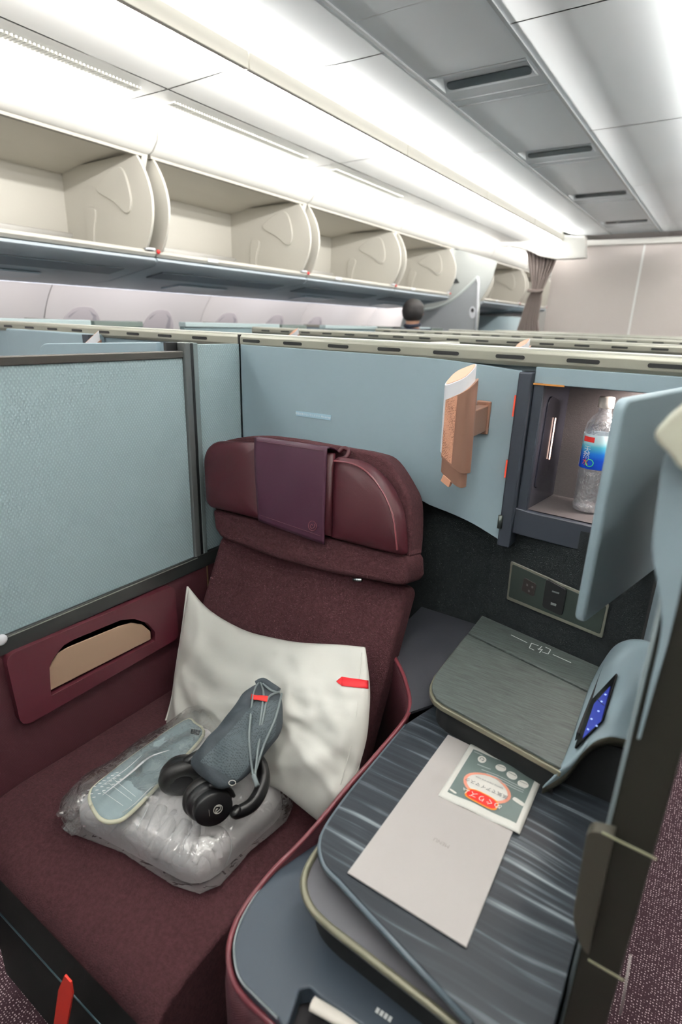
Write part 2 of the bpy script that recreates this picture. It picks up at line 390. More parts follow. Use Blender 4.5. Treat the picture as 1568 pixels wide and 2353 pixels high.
# ---- ceiling
ceil = struct('ceiling', (CX, 2.5, 2.45))
st(box('ceiling_backing', -3.0, 2 * CX + 3.0, Y0, 11.5, 2.46, 2.5, soffit_m, ceil))
def strip_panels(name, prof, ys, m, mirror=False, thick=.006):
    for k in range(len(ys) - 1):
        y0, y1 = ys[k] + .004, ys[k + 1] - .004; bm = bmesh.new()
        pp = [((2 * CX - a) if mirror else a, b) for a, b in prof]
        A = [bm.verts.new((a, y0, b)) for a, b in pp]; B = [bm.verts.new((a, y1, b)) for a, b in pp]
        for i in range(len(pp) - 1): bm.faces.new((A[i], A[i + 1], B[i + 1], B[i]))
        fin(name, bm, m, ceil, smooth=True, thick=0)
ZC = 2.38; KC = (ZC - 1.385) / .915
mainp = [(-1.347, ZC + .006)] + [(p.x, p.z) for p in smoothc([(-1.348, 0, ZC), (-1.48, 0, ZC), (-1.60, 0, ZC + .003), (-1.70, 0, ZC + .012), (-1.78, 0, ZC + .028), (-1.865, 0, ZC + .05)], 4)]
mainq = [(2 * CX + .869, ZC + .006), (2 * CX + .868, ZC)] + [q for q in mainp[2:] if q[0] < -1.36]
strip_panels('ceiling_panel', mainp, [Y0, -.56, .85, 2.28, 3.72, 5.15, 6.56, 7.3], ceil_m)
strip_panels('ceiling_panel', mainq, [Y0, -.3, .98, 2.30, 3.60, 5.0, 6.4, 7.3], ceil_m, True)
US = [2.38 * KC, 3.52 * KC, 4.72 * KC, 5.95 * KC]; UW = .17 * KC
cuts = [Y0, -.6, .64, 1.86 * KC]
for u_ in US: cuts += [u_, u_ + UW]
cuts.append(7.3)
for k in range(len(cuts) - 1):
    if cuts[k] in US: continue
    strip_panels('centre_panel', [(-1.337, ZC + .001), (-.879, ZC + .001)], [cuts[k] - .003, cuts[k + 1] + .003], strip_m)
for x in (-1.342, -.874):
    box('seam_strip', x - .007, x + .007, Y0, Y1, ZC - .005, ZC + .008, mat('seam_pale', (176, 180, 182), .35, metal=.4), ceil)
sofp = [(-1.755, 2.296), (-2.19, 2.287)]; sofq = [(-2.20, 2.287), (-2.44, 2.288), (-2.54, 2.306), (-2.62, 2.345), (-2.72, 2.36)]
yy = [Y0, -.6, .7, 1.92, 3.22, 4.5, 5.75, 7.0, 8.3, 10.6]
for mr in (False, True):
    strip_panels('soffit_panel', sofp, yy, soffit_m, mr); strip_panels('soffit_panel', sofq, yy, soffit_m, mr)
    s = -1 if mr else 1
    def MX(x): return 2 * CX - x if mr else x
    a, b = sorted((MX(-1.757), MX(-1.735)))
    for k in range(len(yy) - 1):
        box('cove_rail', a, b, yy[k] + .003, yy[k + 1] - .003, 2.278, 2.336, mat('rail_cream', (176, 172, 162), .45), ceil, bevel=.003)
    a, b = sorted((MX(-2.76), MX(-2.72))); box('soffit_back', a, b, Y0, 10.6 if not mr else Y1, 2.2, 2.46, soffit_m, ceil)
    a, b = sorted((MX(-1.87), MX(-1.865))); box('cove_back', a, b, Y0, Y1, 2.295, 2.46, soffit_m, ceil)
box('right_bin_fascia', 2 * CX + 2.52, 2 * CX + 2.66, Y0, Y1, 1.65, 2.262, fascia_m, ceil)
# air grilles in the soffit
grm = mat('grille_shadow', (205, 205, 198), .6)
for (y0, y1) in ((.75, 1.86), (2.02, 3.02), (3.3, 4.2)):
    bm = bmesh.new(); n = int((y1 - y0) / .016)
    for k in range(n): bm_box(bm, -2.32, -2.272, y0 + k * .016, y0 + k * .016 + .007, 2.277, 2.2845)
    g = fin('air_grille', bm, grm, ceil); g['kind'] = 'stuff'
# ceiling light units in the centre strip
for ys in US:
    hb = bmesh.new(); xa, xb, ya, yb = -1.315, -.898, ys + .002, ys + UW - .002
    c1 = [(xa, ya, ZC), (xb, ya, ZC), (xb, yb, ZC), (xa, yb, ZC)]; c2 = [(xa + .02, ya + .10, ZC + .030), (xb - .02, ya + .10, ZC + .030), (xb - .012, yb - .012, ZC + .004), (xa + .012, yb - .012, ZC + .004)]
    A = [hb.verts.new(p) for p in c1]; B = [hb.verts.new(p) for p in c2]; hb.faces.new(B)
    for i in range(4): hb.faces.new((A[i], A[(i + 1) % 4], B[(i + 1) % 4], B[i]))
    for (p, q) in ((-1.337, xa), (xb, -.879)): hb.faces.new([hb.verts.new(v) for v in ((p, ya - .004, ZC), (q, ya - .004, ZC), (q, yb + .004, ZC), (p, yb + .004, ZC))])
    uh = fin('light_unit', hb, strip_m, ceil)
    pts = rnd([(xa + .022, yb - .062, ZC + .0170), (xb - .022, yb - .062, ZC + .0170), (xb - .020, yb - .014, ZC + .003), (xa + .020, yb - .014, ZC + .003)], .022)
    prism('slot', pts, (0, 0, .003), mat('slot_smoke', (78, 86, 90), .2), uh)
    for k in (0, 1):
        box('seam_bar', -1.33, -.885, ys + .28 + .08 * k, ys + .287 + .08 * k, ZC - .0025, ZC + .003, mat('seam_pale', (0, 0, 0)), ceil)

# ---- far bulkhead, header
wb = struct('wall_back', (-.6, 7.3, 0))
box('bulkhead_panel', -1.93, -1.005, 7.3, 7.34, 0, 2.272, bulk_m, wb)
box('bulkhead_panel', -.985, 1.5, 7.3, 7.34, 0, 2.272, bulk_m, wb)
box('bulkhead_seam', -1.006, -.984, 7.297, 7.33, 0, 2.272, mat('seam_white', (236, 236, 234), .4), wb)
box('bulkhead_cornice', -1.62, 1.5, 7.22, 7.34, 2.262, 2.32, fascia_m, wb, bevel=.01)
o = box('wall_far_end', -3.9, 1.9, 11.4, 11.5, 0, 2.5, side_m); st(o)
hd = struct('trim_2', (-2.1, 6.9, 2.2))
hp = smoothc([AY(1128, 562, 6.85), AY(1160, 556, 6.85), AY(1210, 546, 6.85), AY(1260, 541, 6.85)], 5)
hp2 = [AY(1345, 541, 6.85), AY(1345, 592, 6.85), AY(1280, 596, 6.85)] + smoothc([AY(1240, 588, 6.85), AY(1210, 574, 6.85), AY(1180, 567, 6.85), AY(1140, 566, 6.85)], 5)
prism('header_arch', hp + hp2, (0, .12, 0), fascia_m, hd, bevel=.006)

# ================================================================== OVERHEAD BINS
def bin_x(z):   # front curve of an end panel
    t = (z - 1.69) / (2.13 - 1.69); return -2.665 + .155 * math.sin(math.pi * min(1, max(0, .12 + t * .80))) ** .75
def make_bin(y0, y1, label, first=True):
    r = thing('overhead_bin', label, 'overhead bin', (-2.9, (y0 + y1) / 2, 1.65), 'open overhead bins along the left side')
    box('back_panel', -3.26, -3.24, y0 + .01, y1 - .01, 1.69, 2.15, cream_m, r)
    prism('top_panel', [(-3.24, y0 + .01, 2.10), (-3.0, y0 + .01, 2.135), (-2.64, y0 + .01, 2.15), (-2.64, y0 + .01, 2.17), (-3.24, y0 + .01, 2.17)], (0, y1 - y0 - .02, 0), mat('bin_top', (198, 194, 184), .5), r)
    prism('shelf', [(-3.25, y0 + .004, 1.672), (-2.60, y0 + .004, 1.672), (-2.585, y0 + .004, 1.688), (-2.60, y0 + .004, 1.704), (-3.25, y0 + .004, 1.704)], (0, y1 - y0 - .008, 0), cream_m, r, bevel=.004)
    zs = [1.70 + (2.135 - 1.70) * k / 14 for k in range(15)]
    prof = [(bin_x(z), z) for z in zs]
    for (ya, yb) in ((y0 + .025, y0 + .04), (y1 - .075, y1 - .06)):
        e = prism('end_panel', [(-3.245, ya, 1.70)] + [(x, ya, z) for x, z in prof] + [(-3.245, ya, 2.12)], (0, yb - ya, 0), cream_m, r, bevel=.004)
        if ya > y0 + .5:
            rib = smoothc([(-3.0, ya - .004, 1.70), (-2.99, ya - .004, 1.80), (-2.96, ya - .004, 1.90), (-3.02, ya - .004, 1.92), (-3.05, ya - .004, 1.86), (-3.04, ya - .004, 1.70)], 4)
            prism('moulded_rib', [(x_, y_ - .006, z_) for x_, y_, z_ in rib], (0, .012, 0), cream_m, e, bevel=.004)
            rib = smoothc([(-2.93, ya - .004, 2.0), (-2.78, ya - .004, 2.08), (-2.70, ya - .004, 2.06), (-2.66, ya - .004, 1.93), (-2.70, ya - .004, 1.87), (-2.80, ya - .004, 1.93)], 4, True)
            prism('moulded_rib', [(x_, y_ - .006, z_) for x_, y_, z_ in rib], (0, .012, 0), cream_m, e, bevel=.004)
    # fascia: the raised door
    fp = [(-2.60, 2.135), (-2.57, 2.145), (-2.53, 2.19), (-2.515, 2.25), (-2.53, 2.262), (-2.62, 2.262), (-2.64, 2.15)]
    f = prism('raised_door', [(a, y0 + .004, b) for a, b in fp], (0, y1 - y0 - .008, 0), fascia_m, r, bevel=.004)
    box('door_seal', -2.625, -2.60, y0 + .01, y1 - .01, 2.122, 2.138, mat('seal_grey', (136, 132, 124), .5, metal=.3), r)
    # divider blade between two bins
    prism('divider_blade', [(-2.60, y1 - .045, 2.13), (-2.575, y1 - .028, 2.13), (-2.60, y1 - .010, 2.13)], (-.05, 0, -.13), cream_m, r, bevel=.003)
    lathe('red_release_button', [(0, .007), (.009, .006), (.011, 0)], (-2.585, y1 + .005, 1.697), (1, 0, .1), mat('button_red', (206, 30, 30), .4), r, n=14)
    box('white_catch', -2.60, -2.578, y1 - .075, y1 - .015, 1.70, 1.712, white_m, r, bevel=.003)
    box('placard', -2.584, -2.581, (y0 + y1) / 2 - .30, (y0 + y1) / 2 - .22, 1.682, 1.70, white_m, r)
    # service panel under the bin
    u = prism('underside', [(-2.60, y0 + .004, 1.668), (-2.588, y0 + .004, 1.655), (-2.62, y0 + .004, 1.628), (-3.02, y0 + .004, 1.56), (-3.36, y0 + .004, 1.535), (-3.36, y0 + .004, 1.60), (-2.9, y0 + .004, 1.668)], (0, y1 - y0 - .008, 0), under_m, r, bevel=.004)
    a = .25
    prism('vent_grille', [(-2.70, y0 + .12, 1.6115), (-2.84, y0 + .12, 1.588), (-2.84, y0 + .12, 1.583), (-2.70, y0 + .12, 1.6065)], (0, y1 - y0 - .24, 0), vent_m, u)
    prism('reading_light_panel', [(-2.95, y0 + .45, 1.569), (-3.12, y0 + .45, 1.552), (-3.12, y0 + .45, 1.546), (-2.95, y0 + .45, 1.563)], (0, .42, 0), mat('psu_panel', (150, 172, 186), .3), u)
    return r
bys = [-.49, .83, 2.13, 3.43, 4.72, 5.92]
bl = ['open empty cream overhead bin behind the camera on the left', 'nearest open empty cream bin, cut by the left picture edge', 'second open cream overhead bin from the left, widest whole one', 'third open cream overhead bin from the left', 'last open cream bin before the curved grey class divider']
for i in range(1, 5): make_bin(bys[i], bys[i + 1], bl[i])
make_bin(bys[0], bys[1], bl[0])
make_bin(6.95, 8.35, 'open cream overhead bin beyond the curved grey divider')
make_bin(8.37, 9.75, 'farthest open cream bin, partly behind the tied curtain')

# ---- class divider by the last bin
cd = thing('class_divider', 'grey curved class divider panel with white lit edge and exit hatch', 'divider', (-2.9, 6.1, 0))
YD = 6.08
hi = [AY(1038, 568, YD), AY(1142, 600, YD), AY(1128, 648, YD), AY(1112, 676, YD), AY(1103, 690, YD), Vector((AY(1103, 760, YD).x, YD, 0)), Vector((-3.55, YD, 0)), AY(930, 715, YD), AY(1010, 690, YD), AY(1030, 660, YD)]
prism('upper_panel', hi, (0, .02, 0), mat('divider_pale_grey', (190, 194, 192), .5), cd)
prism('fascia_bridge', [(a, 5.925, b) for a, b in ((-2.60, 2.135), (-2.57, 2.145), (-2.53, 2.19), (-2.515, 2.25), (-2.53, 2.262), (-2.62, 2.262), (-2.64, 2.15))], (0, 1.02, 0), fascia_m, cd, bevel=.004)
crv = smoothc([AY(955, 713, YD - .03), AY(1000, 707, YD - .03), AY(1034, 692, YD - .03), AY(1067, 666, YD - .03), AY(1098, 636, YD - .03)], 6)
prism('lower_panel', crv + [AY(1096, 700, YD - .03), AY(1092, 765, YD - .03), AY(930, 765, YD - .03)], (0, .025, 0), mat('divider_mid_grey', (158, 162, 166), .5), cd)
tube('curved_rim', crv, .014, mat('rim_pale', (216, 224, 222), .35), cd)
tube('upright_rim', [AY(1098, 636, YD - .03), AY(1100, 650, YD - .03), AY(1098, 700, YD - .03), AY(1093, 765, YD - .03)], .016, white_m, cd)
prism('wall_slot', [AY(1042, 642, YD - .006), AY(1050, 640, YD - .006), AY(1056, 650, YD - .006), AY(1036, 652, YD - .006)], (0, .008, 0), seam_m, cd)
ovs = [AY(1086 + 7 * math.cos(t), 718 + 14 * math.sin(t), YD - .04) for t in [2 * math.pi * k / 20 for k in range(20)]]
prism('oval_plate', ovs, (0, .012, 0), white_m, cd)
prism('oval_mark', [AY(1086 + 3.5 * math.cos(t), 713 + 5 * math.sin(t), YD - .045) for t in [2 * math.pi * k / 12 for k in range(12)]], (0, .006, 0), mat('mark_dark', (60, 60, 64), .5), cd)
lathe('round_knob', [(0, .05), (.03, .04), (.04, .01), (.035, 0)], AY(950, 712, YD - .05), (0, -1, 0), white_m, cd, n=16)
gl = thing('galley_monument', 'blue-grey rounded lavatory wall under the far bins', 'wall unit', (-3.0, 8.2, 0))
prism('monument_body', rnd([(-3.55, 8.0, 0), (-2.75, 8.0, 0), (-2.55, 8.3, 0), (-2.55, 9.0, 0), (-3.55, 9.0, 0)], .25), (0, 0, 1.52), mat('monument_grey', (140, 158, 164), .5), gl, smooth=True)

# ---- curtain
ct = thing('curtain', 'tied grey-brown pleated curtain hanging at the far aisle', 'curtain', (-2.0, 7.05, 0))
def curt(u, v):
    z = 2.26 - v * 2.0
    # left/right edges in x: wide top, gathered at z~1.78, narrow fall
    ks = [(2.26, -2.18, -1.78), (2.05, -2.12, -1.83), (1.86, -2.06, -1.90), (1.78, -2.05, -1.93), (1.70, -2.09, -1.92), (1.45, -2.14, -1.93), (1.36, -2.16, -1.90), (.2, -2.16, -1.90)]
    for i in range(len(ks) - 1):
        if ks[i][0] >= z >= ks[i + 1][0] - 1e-6:
            t = (ks[i][0] - z) / (ks[i][0] - ks[i + 1][0]); a = ks[i][1] * (1 - t) + ks[i + 1][1] * t; b = ks[i][2] * (1 - t) + ks[i + 1][2] * t; break
    return Vector((a + (b - a) * u, 7.0 + .025 * math.sin(u * 2 * math.pi * 8) + .01 * math.sin(u * 31), z))
grid('curtain_cloth', curt, 90, 40, mat('curtain_taupe', (150, 138, 134), .9, bump=(150, .3)), ct, thick=.004)
tube('tie_back', [(-2.08, 6.96, 1.785), (-2.0, 6.94, 1.775), (-1.91, 6.96, 1.785)], .018, mat('tie_taupe', (128, 116, 112), .8), ct)
tube('curtain_rail', [(-2.5, 7.0, 2.275), (-1.7, 7.0, 2.275)], .012, white_m, ct)

# ================================================================== SUITE ROWS
def slot_mesh():
    bm = bmesh.new(); pts = rnd([(-.028, 0, -.0036), (.028, 0, -.0036), (.028, 0, .0036), (-.028, 0, .0036)], .0036, 5); bm_poly(bm, pts, Vector((0, .004, 0)))
    me = bpy.data.meshes.new('slot'); bmesh.ops.recalc_face_normals(bm, faces=bm.faces); bm.to_mesh(me); bm.free(); me.materials.append(dark_m); return me
slot_me = slot_mesh()
def top_bar(parent, x0, x1, y, z=1.345, xs=(), d=.06):
    b = prism('top_bar', [(x0, y, z - .0225), (x0, y, z - .006), (x0, y + .006, z), (x0, y + d, z), (x0, y + d, z - .030), (x0, y + .006, z - .030)], (x1 - x0, 0, 0), bar_m, parent, bevel=.0015)
    t = box('bar_cap', x0, x1, y + .006, y + d - .004, z - .001, z + .003, bartop_m, parent, bevel=.001)
    for x in xs:
        if x0 < x < x1:
            s = bpy.data.objects.new('vent_slot', slot_me); s.location = (x, y - .0012, z - .0140); COL.objects.link(s); s.parent = parent; s.matrix_parent_inverse = parent.matrix_world.inverted()
    return b
row1 = thing('suite_rear_wall', 'blue-grey wall behind the burgundy seat, black carpet below, slotted olive bar on top', 'suite wall', (-.6, 1.1, 0))
xs1 = [-1.004 + .1315 * k for k in range(-9, 9)]
top_bar(row1, -1.043, .12, 1.1, xs=xs1)
top_bar(row1, -2.28, -1.049, 1.1, xs=[-1.189 - .1395 * k for k in range(8)])
box('bar_joint', -1.049, -1.043, 1.099, 1.16, 1.315, 1.345, dark_m, row1)
# core wall behind everything
box('core_wall', -2.28, -.335, 1.16, 1.20, .1, 1.318, navy_m, row1)
# curved blue panel
bl_pts = [AY(552, 791, 1.10)] + smoothc([AY(552, 791, 1.10), AY(760, 806, 1.10), AY(980, 822, 1.10), AY(1100, 837, 1.10), AY(1201, 853, 1.10)], 4)[1:] + \
    smoothc([AY(1150, 1243, 1.10), AY(1090, 1206, 1.10), AY(1040, 1182, 1.10), AY(985, 1160, 1.10), AY(945, 1140, 1.10), AY(850, 1130, 1.10)], 4) + [Vector((-1.04, 1.10, 1.0))]
prism('blue_panel', bl_pts, (0, .02, 0), blue_m, row1, bevel=.002)
prism('bar_underlay', [(-1.04, 1.125, 1.28), (-.3, 1.125, 1.28), (-.3, 1.125, 1.318), (-1.04, 1.125, 1.318)], (0, .03, 0), blue_m, row1)
# black carpet lower wall, bends toward the aisle side
WA, WB = Vector((-.345, 1.14, 0)), Vector((-.03, 1.065, 0)); WU = (WB - WA).normalized(); WN = Vector((-WU.y, WU.x, 0)) * -1; WN = WN if WN.y < 0 else -WN
cw = [Vector((-1.04, 1.14, .3)), Vector((-.345, 1.14, .3)), Vector((-.345, 1.14, 1.10)), Vector((-1.04, 1.14, 1.10))]
prism('carpet_lining', cw, (0, .018, 0), carpet_k, row1)
prism('carpet_lining', [WA + Vector((0, 0, .3)), WB + Vector((0, 0, .3)), WB + Vector((0, 0, 1.02)), WA + Vector((0, 0, 1.02))], -WN * .018, carpet_k, row1)
box('side_closure', -.345, -.335, 1.14, 1.20, .3, 1.0, carpet_k, row1)
# light sticker with print
sk = [AY(680, 944, 1.0985), AY(761, 954, 1.0985), AY(760, 966, 1.0985), AY(681, 955, 1.0985)]
prism('sticker', sk, (0, .001, 0), mat('sticker_blue', (158, 190, 208), .4), row1)
uu = (sk[1] - sk[0]).normalized()
text('sticker_print', '荷物を置かないでください  No storage', (sk[0] + sk[1] + sk[2] + sk[3]) / 4, uu, (0, 0, 1), .0062, printw_m, row1, off=.0012)

# blue side panel + left wall
lw = thing('suite_side_wall', 'burgundy woven side wall left of the seat with black sill and moulded armrest', 'suite wall', (-1.07, .6, 0))
box('woven_corner_panel', -1.062, -1.046, .958, 1.10, .80, 1.322, blue_w, lw)
box('burgundy_panel', -1.062, -1.046, .1, .955, .2, .76, burg_w, lw)
box('burgundy_panel', -1.062, -1.046, .957, 1.135, .2, .76, burg_w, lw)
box('black_sill', -1.062, -1.041, .1, 1.10, .758, .796, mat('sill_black', (40, 42, 42), .35), lw, bevel=.002)
box('sill_highlight_strip', -1.0415, -1.0395, .1, .92, .7915, .7935, mat('strip_metal', (170, 172, 164), .3, metal=.6), lw)
box('gold_edge_strip', -1.046, -1.0435, .9535, .9565, .60, .80, mat('gold_strip', (150, 130, 96), .3, metal=.7), lw)
# moulded armrest frame with bronze handle
def LX(px, py, dx=0): return AX(px, py, -1.046 + dx)
fr = rnd([LX(2, 1502), LX(392, 1340), LX(402, 1462), LX(40, 1667)], [.02, .02, .02, .025])
hole = [LX(108, 1592), LX(104, 1528), LX(112, 1508), LX(136, 1478), LX(160, 1464), LX(268, 1420), LX(300, 1418), LX(330, 1428), LX(347, 1448), LX(347, 1468)]
bm = bmesh.new()
DX = Vector((.016, 0, 0))
A = [bm.verts.new(p) for p in fr]; B = [bm.verts.new(p + DX) for p in fr]
hh = [bm.verts.new(p + DX) for p in hole]; hb = [bm.verts.new(p + Vector((-.004, 0, 0))) for p in hole]
for L_, c in ((A, 0), (B, 0)):
    for i in range(len(L_)): pass
for i in range(len(A)): bm.faces.new((A[i], A[(i + 1) % len(A)], B[(i + 1) % len(A)], B[i]))
for i in range(len(hh)): bm.faces.new((hh[i], hh[(i + 1) % len(hh)], hb[(i + 1) % len(hh)], hb[i]))
ed = [bm.edges.get((B[i], B[(i + 1) % len(B)])) for i in range(len(B))] + [bm.edges.get((hh[i], hh[(i + 1) % len(hh)])) for i in range(len(hh))]
bmesh.ops.triangle_fill(bm, use_beauty=True, edges=ed)
fin('armrest_frame', bm, burg_p, lw, bevel=.004, seg=3)
prism('armrest_recess', hole, (-.003, 0, 0), mat('recess_dark_red', (60, 14, 22), .5), lw)
pad = [LX(109, 1588, .006), LX(107, 1540, .006), LX(130, 1500, .006), LX(155, 1486, .006), LX(272, 1438, .006), LX(300, 1430, .006), LX(325, 1434, .006), LX(344, 1450, .006), LX(345, 1468, .006)]
prism('bronze_handle', pad, (.004, 0, 0), bronze_m, lw, bevel=.002)
lathe('round_stud', [(0, .006), (.008, .006), (.011, .003), (.011, 0)], AX(2, 1470, -1.04), (1, 0, 0), white_m, lw, n=16)

# sliding privacy divider on the left
dv = thing('privacy_divider', 'large pale blue woven privacy divider with bronze top rail left of the seat', 'divider', (-1.07, .5, .8))
box('woven_screen', -1.060, -1.048, .08, .914, .790, 1.296, blue_w, dv)
box('top_rail', -1.064, -1.044, .08, .914, 1.293, 1.309, rail_m, dv, bevel=.002)
box('end_post', -1.066, -1.040, .915, .934, .795, 1.328, mat('post_grey', (104, 108, 108), .3, metal=.5), dv, bevel=.003)
box('post_gap', -1.064, -1.044, .934, .944, .795, 1.326, dark_m, dv)
box('end_post', -1.066, -1.0425, .944, .958, .795, 1.3265, mat('post_blue', (110, 122, 124), .4, metal=.3), dv, bevel=.002)
prism('corner_bracket', [(-1.066, .885, 1.309), (-1.075, .885, 1.309), (-1.075, .934, 1.309), (-1.066, .934, 1.309)], (0, 0, .018), dark_m, dv)

# ================================================================== READING LAMP
def make_lamp():
    c = Vector((-.407, 1.02, 1.20))
    r = thing('reading_lamp', 'copper reading lamp with white band mounted on the blue panel', 'lamp', (-.39, 1.1, 1.21), 'copper reading lamps')
    ax = Vector((-.01, -.03, 1)).normalized(); fu = Vector((.98, -.10, 0)); fu = (fu - fu.dot(ax) * ax).normalized(); fn = ax.cross(fu).normalized()
    if fn.y > 0: fn = -fn
    def sec(h, wx, wy, n=28, sl=0, sb=0, dx=0):
        pts = []
        for k in range(n):
            t = 2 * math.pi * k / n; a = math.copysign(abs(math.cos(t)) ** .6, math.cos(t)) * wx; b = math.copysign(abs(math.sin(t)) ** .6, math.sin(t)) * wy
            a += b * -.25
            pts.append(c + fu * (a + dx) + fn * b + ax * (h + sl * a - sb * b))
        return pts
    def body(name, h0, h1, wx, wy, m, sl0=0, sl1=0, sb0=0, sb1=0, dx=0):
        bm = bmesh.new(); A = [bm.verts.new(p) for p in sec(h0, wx, wy, sl=sl0, sb=sb0, dx=dx)]; B = [bm.verts.new(p) for p in sec(h1, wx, wy, sl=sl1, sb=sb1, dx=dx)]; n = len(A)
        bm.faces.new(A[::-1]); bm.faces.new(B)
        for i in range(n): bm.faces.new((A[i], A[(i + 1) % n], B[(i + 1) % n], B[i]))
        return fin(name, bm, m, r, bevel=.0008, seg=2)
    body('white_core', -.060, .098, .0250, .0165, white_m, -.4, .42, 0, .75, -.001)
    body('lamp_cap', .0982, .0990, .0232, .0148, copper_l, .42, .42, .75, .75, -.001)
    body('copper_sleeve', -.073, .072, .0262, .0180, copper_m, -.55, .50, .1, .55, .0035)
    body('lower_sleeve', -.103, -.066, .0232, .0150, copper_m, -.62, -.5, .1, .1, .001)
    pf = [c + fu * a + fn * .0186 + ax * h for (a, h) in ((-.019, -.055), (.004, -.070), (.006, .062), (-.018, .050))]
    prism('perforated_panel', rnd(pf, .003), fn * .0006, perf_m, r)
    pl = [c + fu * a + fn * .006 + ax * h for a, h in ((-.014, -.094), (.004, -.104), (.000, -.118), (-.019, -.108))]
    prism('pull_tab', pl, fn * .010, copper_l, r, bevel=.001)
    # bracket to the wall
    b0 = Vector((-.392, 1.015, 1.205)); b1 = Vector((-.385, 1.098, 1.212))
    bm = bmesh.new()
    for (p, q, w_, h_) in ((b0, b1 - Vector((0, .006, 0)), .011, .026), (b1 - Vector((0, .007, 0)), b1, .015, .033)):
        A = [bm.verts.new(p + Vector((s * w_, 0, t * h_))) for s, t in ((-1, -1), (1, -1), (1, 1), (-1, 1))]; B = [bm.verts.new(q + Vector((s * w_, 0, t * h_))) for s, t in ((-1, -1), (1, -1), (1, 1), (-1, 1))]
        bm.faces.new(A[::-1]); bm.faces.new(B)
        for i in range(4): bm.faces.new((A[i], A[(i + 1) % 4], B[(i + 1) % 4], B[i]))
    fin('wall_bracket', bm, copper_m, r, bevel=.003)
    return r
lamp = make_lamp()

# ================================================================== STORAGE CABINET
cab = thing('storage_cabinet', 'open wall storage cabinet with navy frame and lit grey interior', 'cabinet', (-.18, 1.12, .96))
bm = bmesh.new()
def P1(px, py, y=1.10): return AY(px, py, y)
# frame: outer and inner outlines
outer = [P1(1203, 856), P1(1568, 884), Vector((-.03, 1.10, 1.30)), Vector((-.03, 1.10, .975)), P1(1345, 1268), P1(1170, 1200), P1(1152, 1242)]
box('frame_post', -.322, -.296, 1.085, 1.16, .955, 1.306, navy_m, cab, bevel=.004)
box('frame_left', -.296, -.276, 1.102, 1.16, 1.005, 1.290, navy_m, cab, bevel=.003)
prism('frame_bottom', rnd([(-.300, 1.098, 1.040), (-.300, 1.098, .985), (-.03, 1.098, .975), (-.03, 1.098, 1.030), (-.262, 1.098, 1.036)], .004), (0, .05, 0), navy_m, cab, bevel=.004)
box('frame_head', -.296, -.03, 1.102, 1.16, 1.285, 1.316, blue_m, cab, bevel=.002)
box('orange_seal_strip', -.296, -.24, 1.100, 1.103, 1.2835, 1.2865, mat('seal_orange', (190, 128, 60), .5), cab)
box('frame_right', -.05, -.03, 1.102, 1.16, 1.0, 1.29, navy_m, cab)
nm = mat('niche_grey', (84, 79, 80), .45, var=(200, .12), bump=(500, .3))
nl = mat('niche_side_glossy', (64, 64, 74), .22)
flat('niche_back', [(-.275, 1.255, 1.035), (-.05, 1.255, 1.035), (-.05, 1.255, 1.285), (-.275, 1.255, 1.285)], nm, cab)
flat('niche_floor', [(-.276, 1.11, 1.038), (-.05, 1.11, 1.033), (-.05, 1.255, 1.033), (-.275, 1.255, 1.038)], nm, cab)
flat('niche_top', [(-.276, 1.11, 1.284), (-.05, 1.11, 1.284), (-.05, 1.255, 1.284), (-.275, 1.255, 1.284)], nm, cab)
sd = flat('niche_side', [(-.277, 1.105, 1.036), (-.262, 1.255, 1.036), (-.262, 1.255, 1.285), (-.277, 1.105, 1.285)], nl, cab)
flat('niche_side', [(-.05, 1.105, 1.036), (-.05, 1.255, 1.036), (-.05, 1.255, 1.285), (-.05, 1.105, 1.285)], nl, cab)
def NS(t, z, o=.0): return Vector((-.277 + .015 * t + o, 1.105 + .15 * t, z))
prism('side_recess', rnd([NS(.15, 1.07), NS(.62, 1.09), NS(.70, 1.245), NS(.2, 1.265)], .025), (.0025, 0, 0), mat('recess_gloss', (44, 44, 54), .15), cab, bevel=.001)
tube('side_lamp_strip', [NS(.50, 1.13, .005), NS(.50, 1.215, .005)], .0012, glow_lamp_m, cab)
box('red_latch_tab', -.3245, -.3215, 1.086, 1.092, 1.222, 1.262, redor_m, cab)
box('red_latch_tab', -.3245, -.3215, 1.086, 1.092, 1.100, 1.136, redor_m, cab)
tube('hinge_barrel', [(-.320, 1.083, .995), (-.320, 1.083, 1.022)], .005, mat('hinge_steel', (80, 86, 84), .3, metal=.7), cab, n=10)
# small lamp of the cabinet
pl = bpy.data.lights.new('cabinet_lamp_light', 'AREA'); pl.size = .05; pl.energy = .9; pl.color = (1, .88, .80)
plo = bpy.data.objects.new('cabinet_lamp_light', pl); COL.objects.link(plo); plo.location = (-.10, 1.19, 1.279)
box('ceiling_lamp', -.105, -.060, 1.175, 1.23, 1.2805, 1.2835, glow_lamp_m, cab)
# the open door, hinged on the aisle side, swung toward the viewer
de = Vector((-.112, .80, 0)); dh = Vector((-.046, 1.085, 0)); du = (dh - de).normalized(); dn = Vector((du.y, -du.x, 0))
top = smoothc([de + du * .015 + Vector((0, 0, 1.3065)), de + du * .08 + Vector((0, 0, 1.303)), de + du * .16 + Vector((0, 0, 1.303)), dh + Vector((0, 0, 1.312))], 5)
door_pts = rnd([de + Vector((0, 0, .982)), dh + Vector((0, 0, .985)), dh + Vector((0, 0, 1.305)), de + Vector((0, 0, 1.303))], [.012, 0, 0, .018])
d_ = prism('door', door_pts, dn * .016, blue_m, cab, bevel=.006, seg=4)

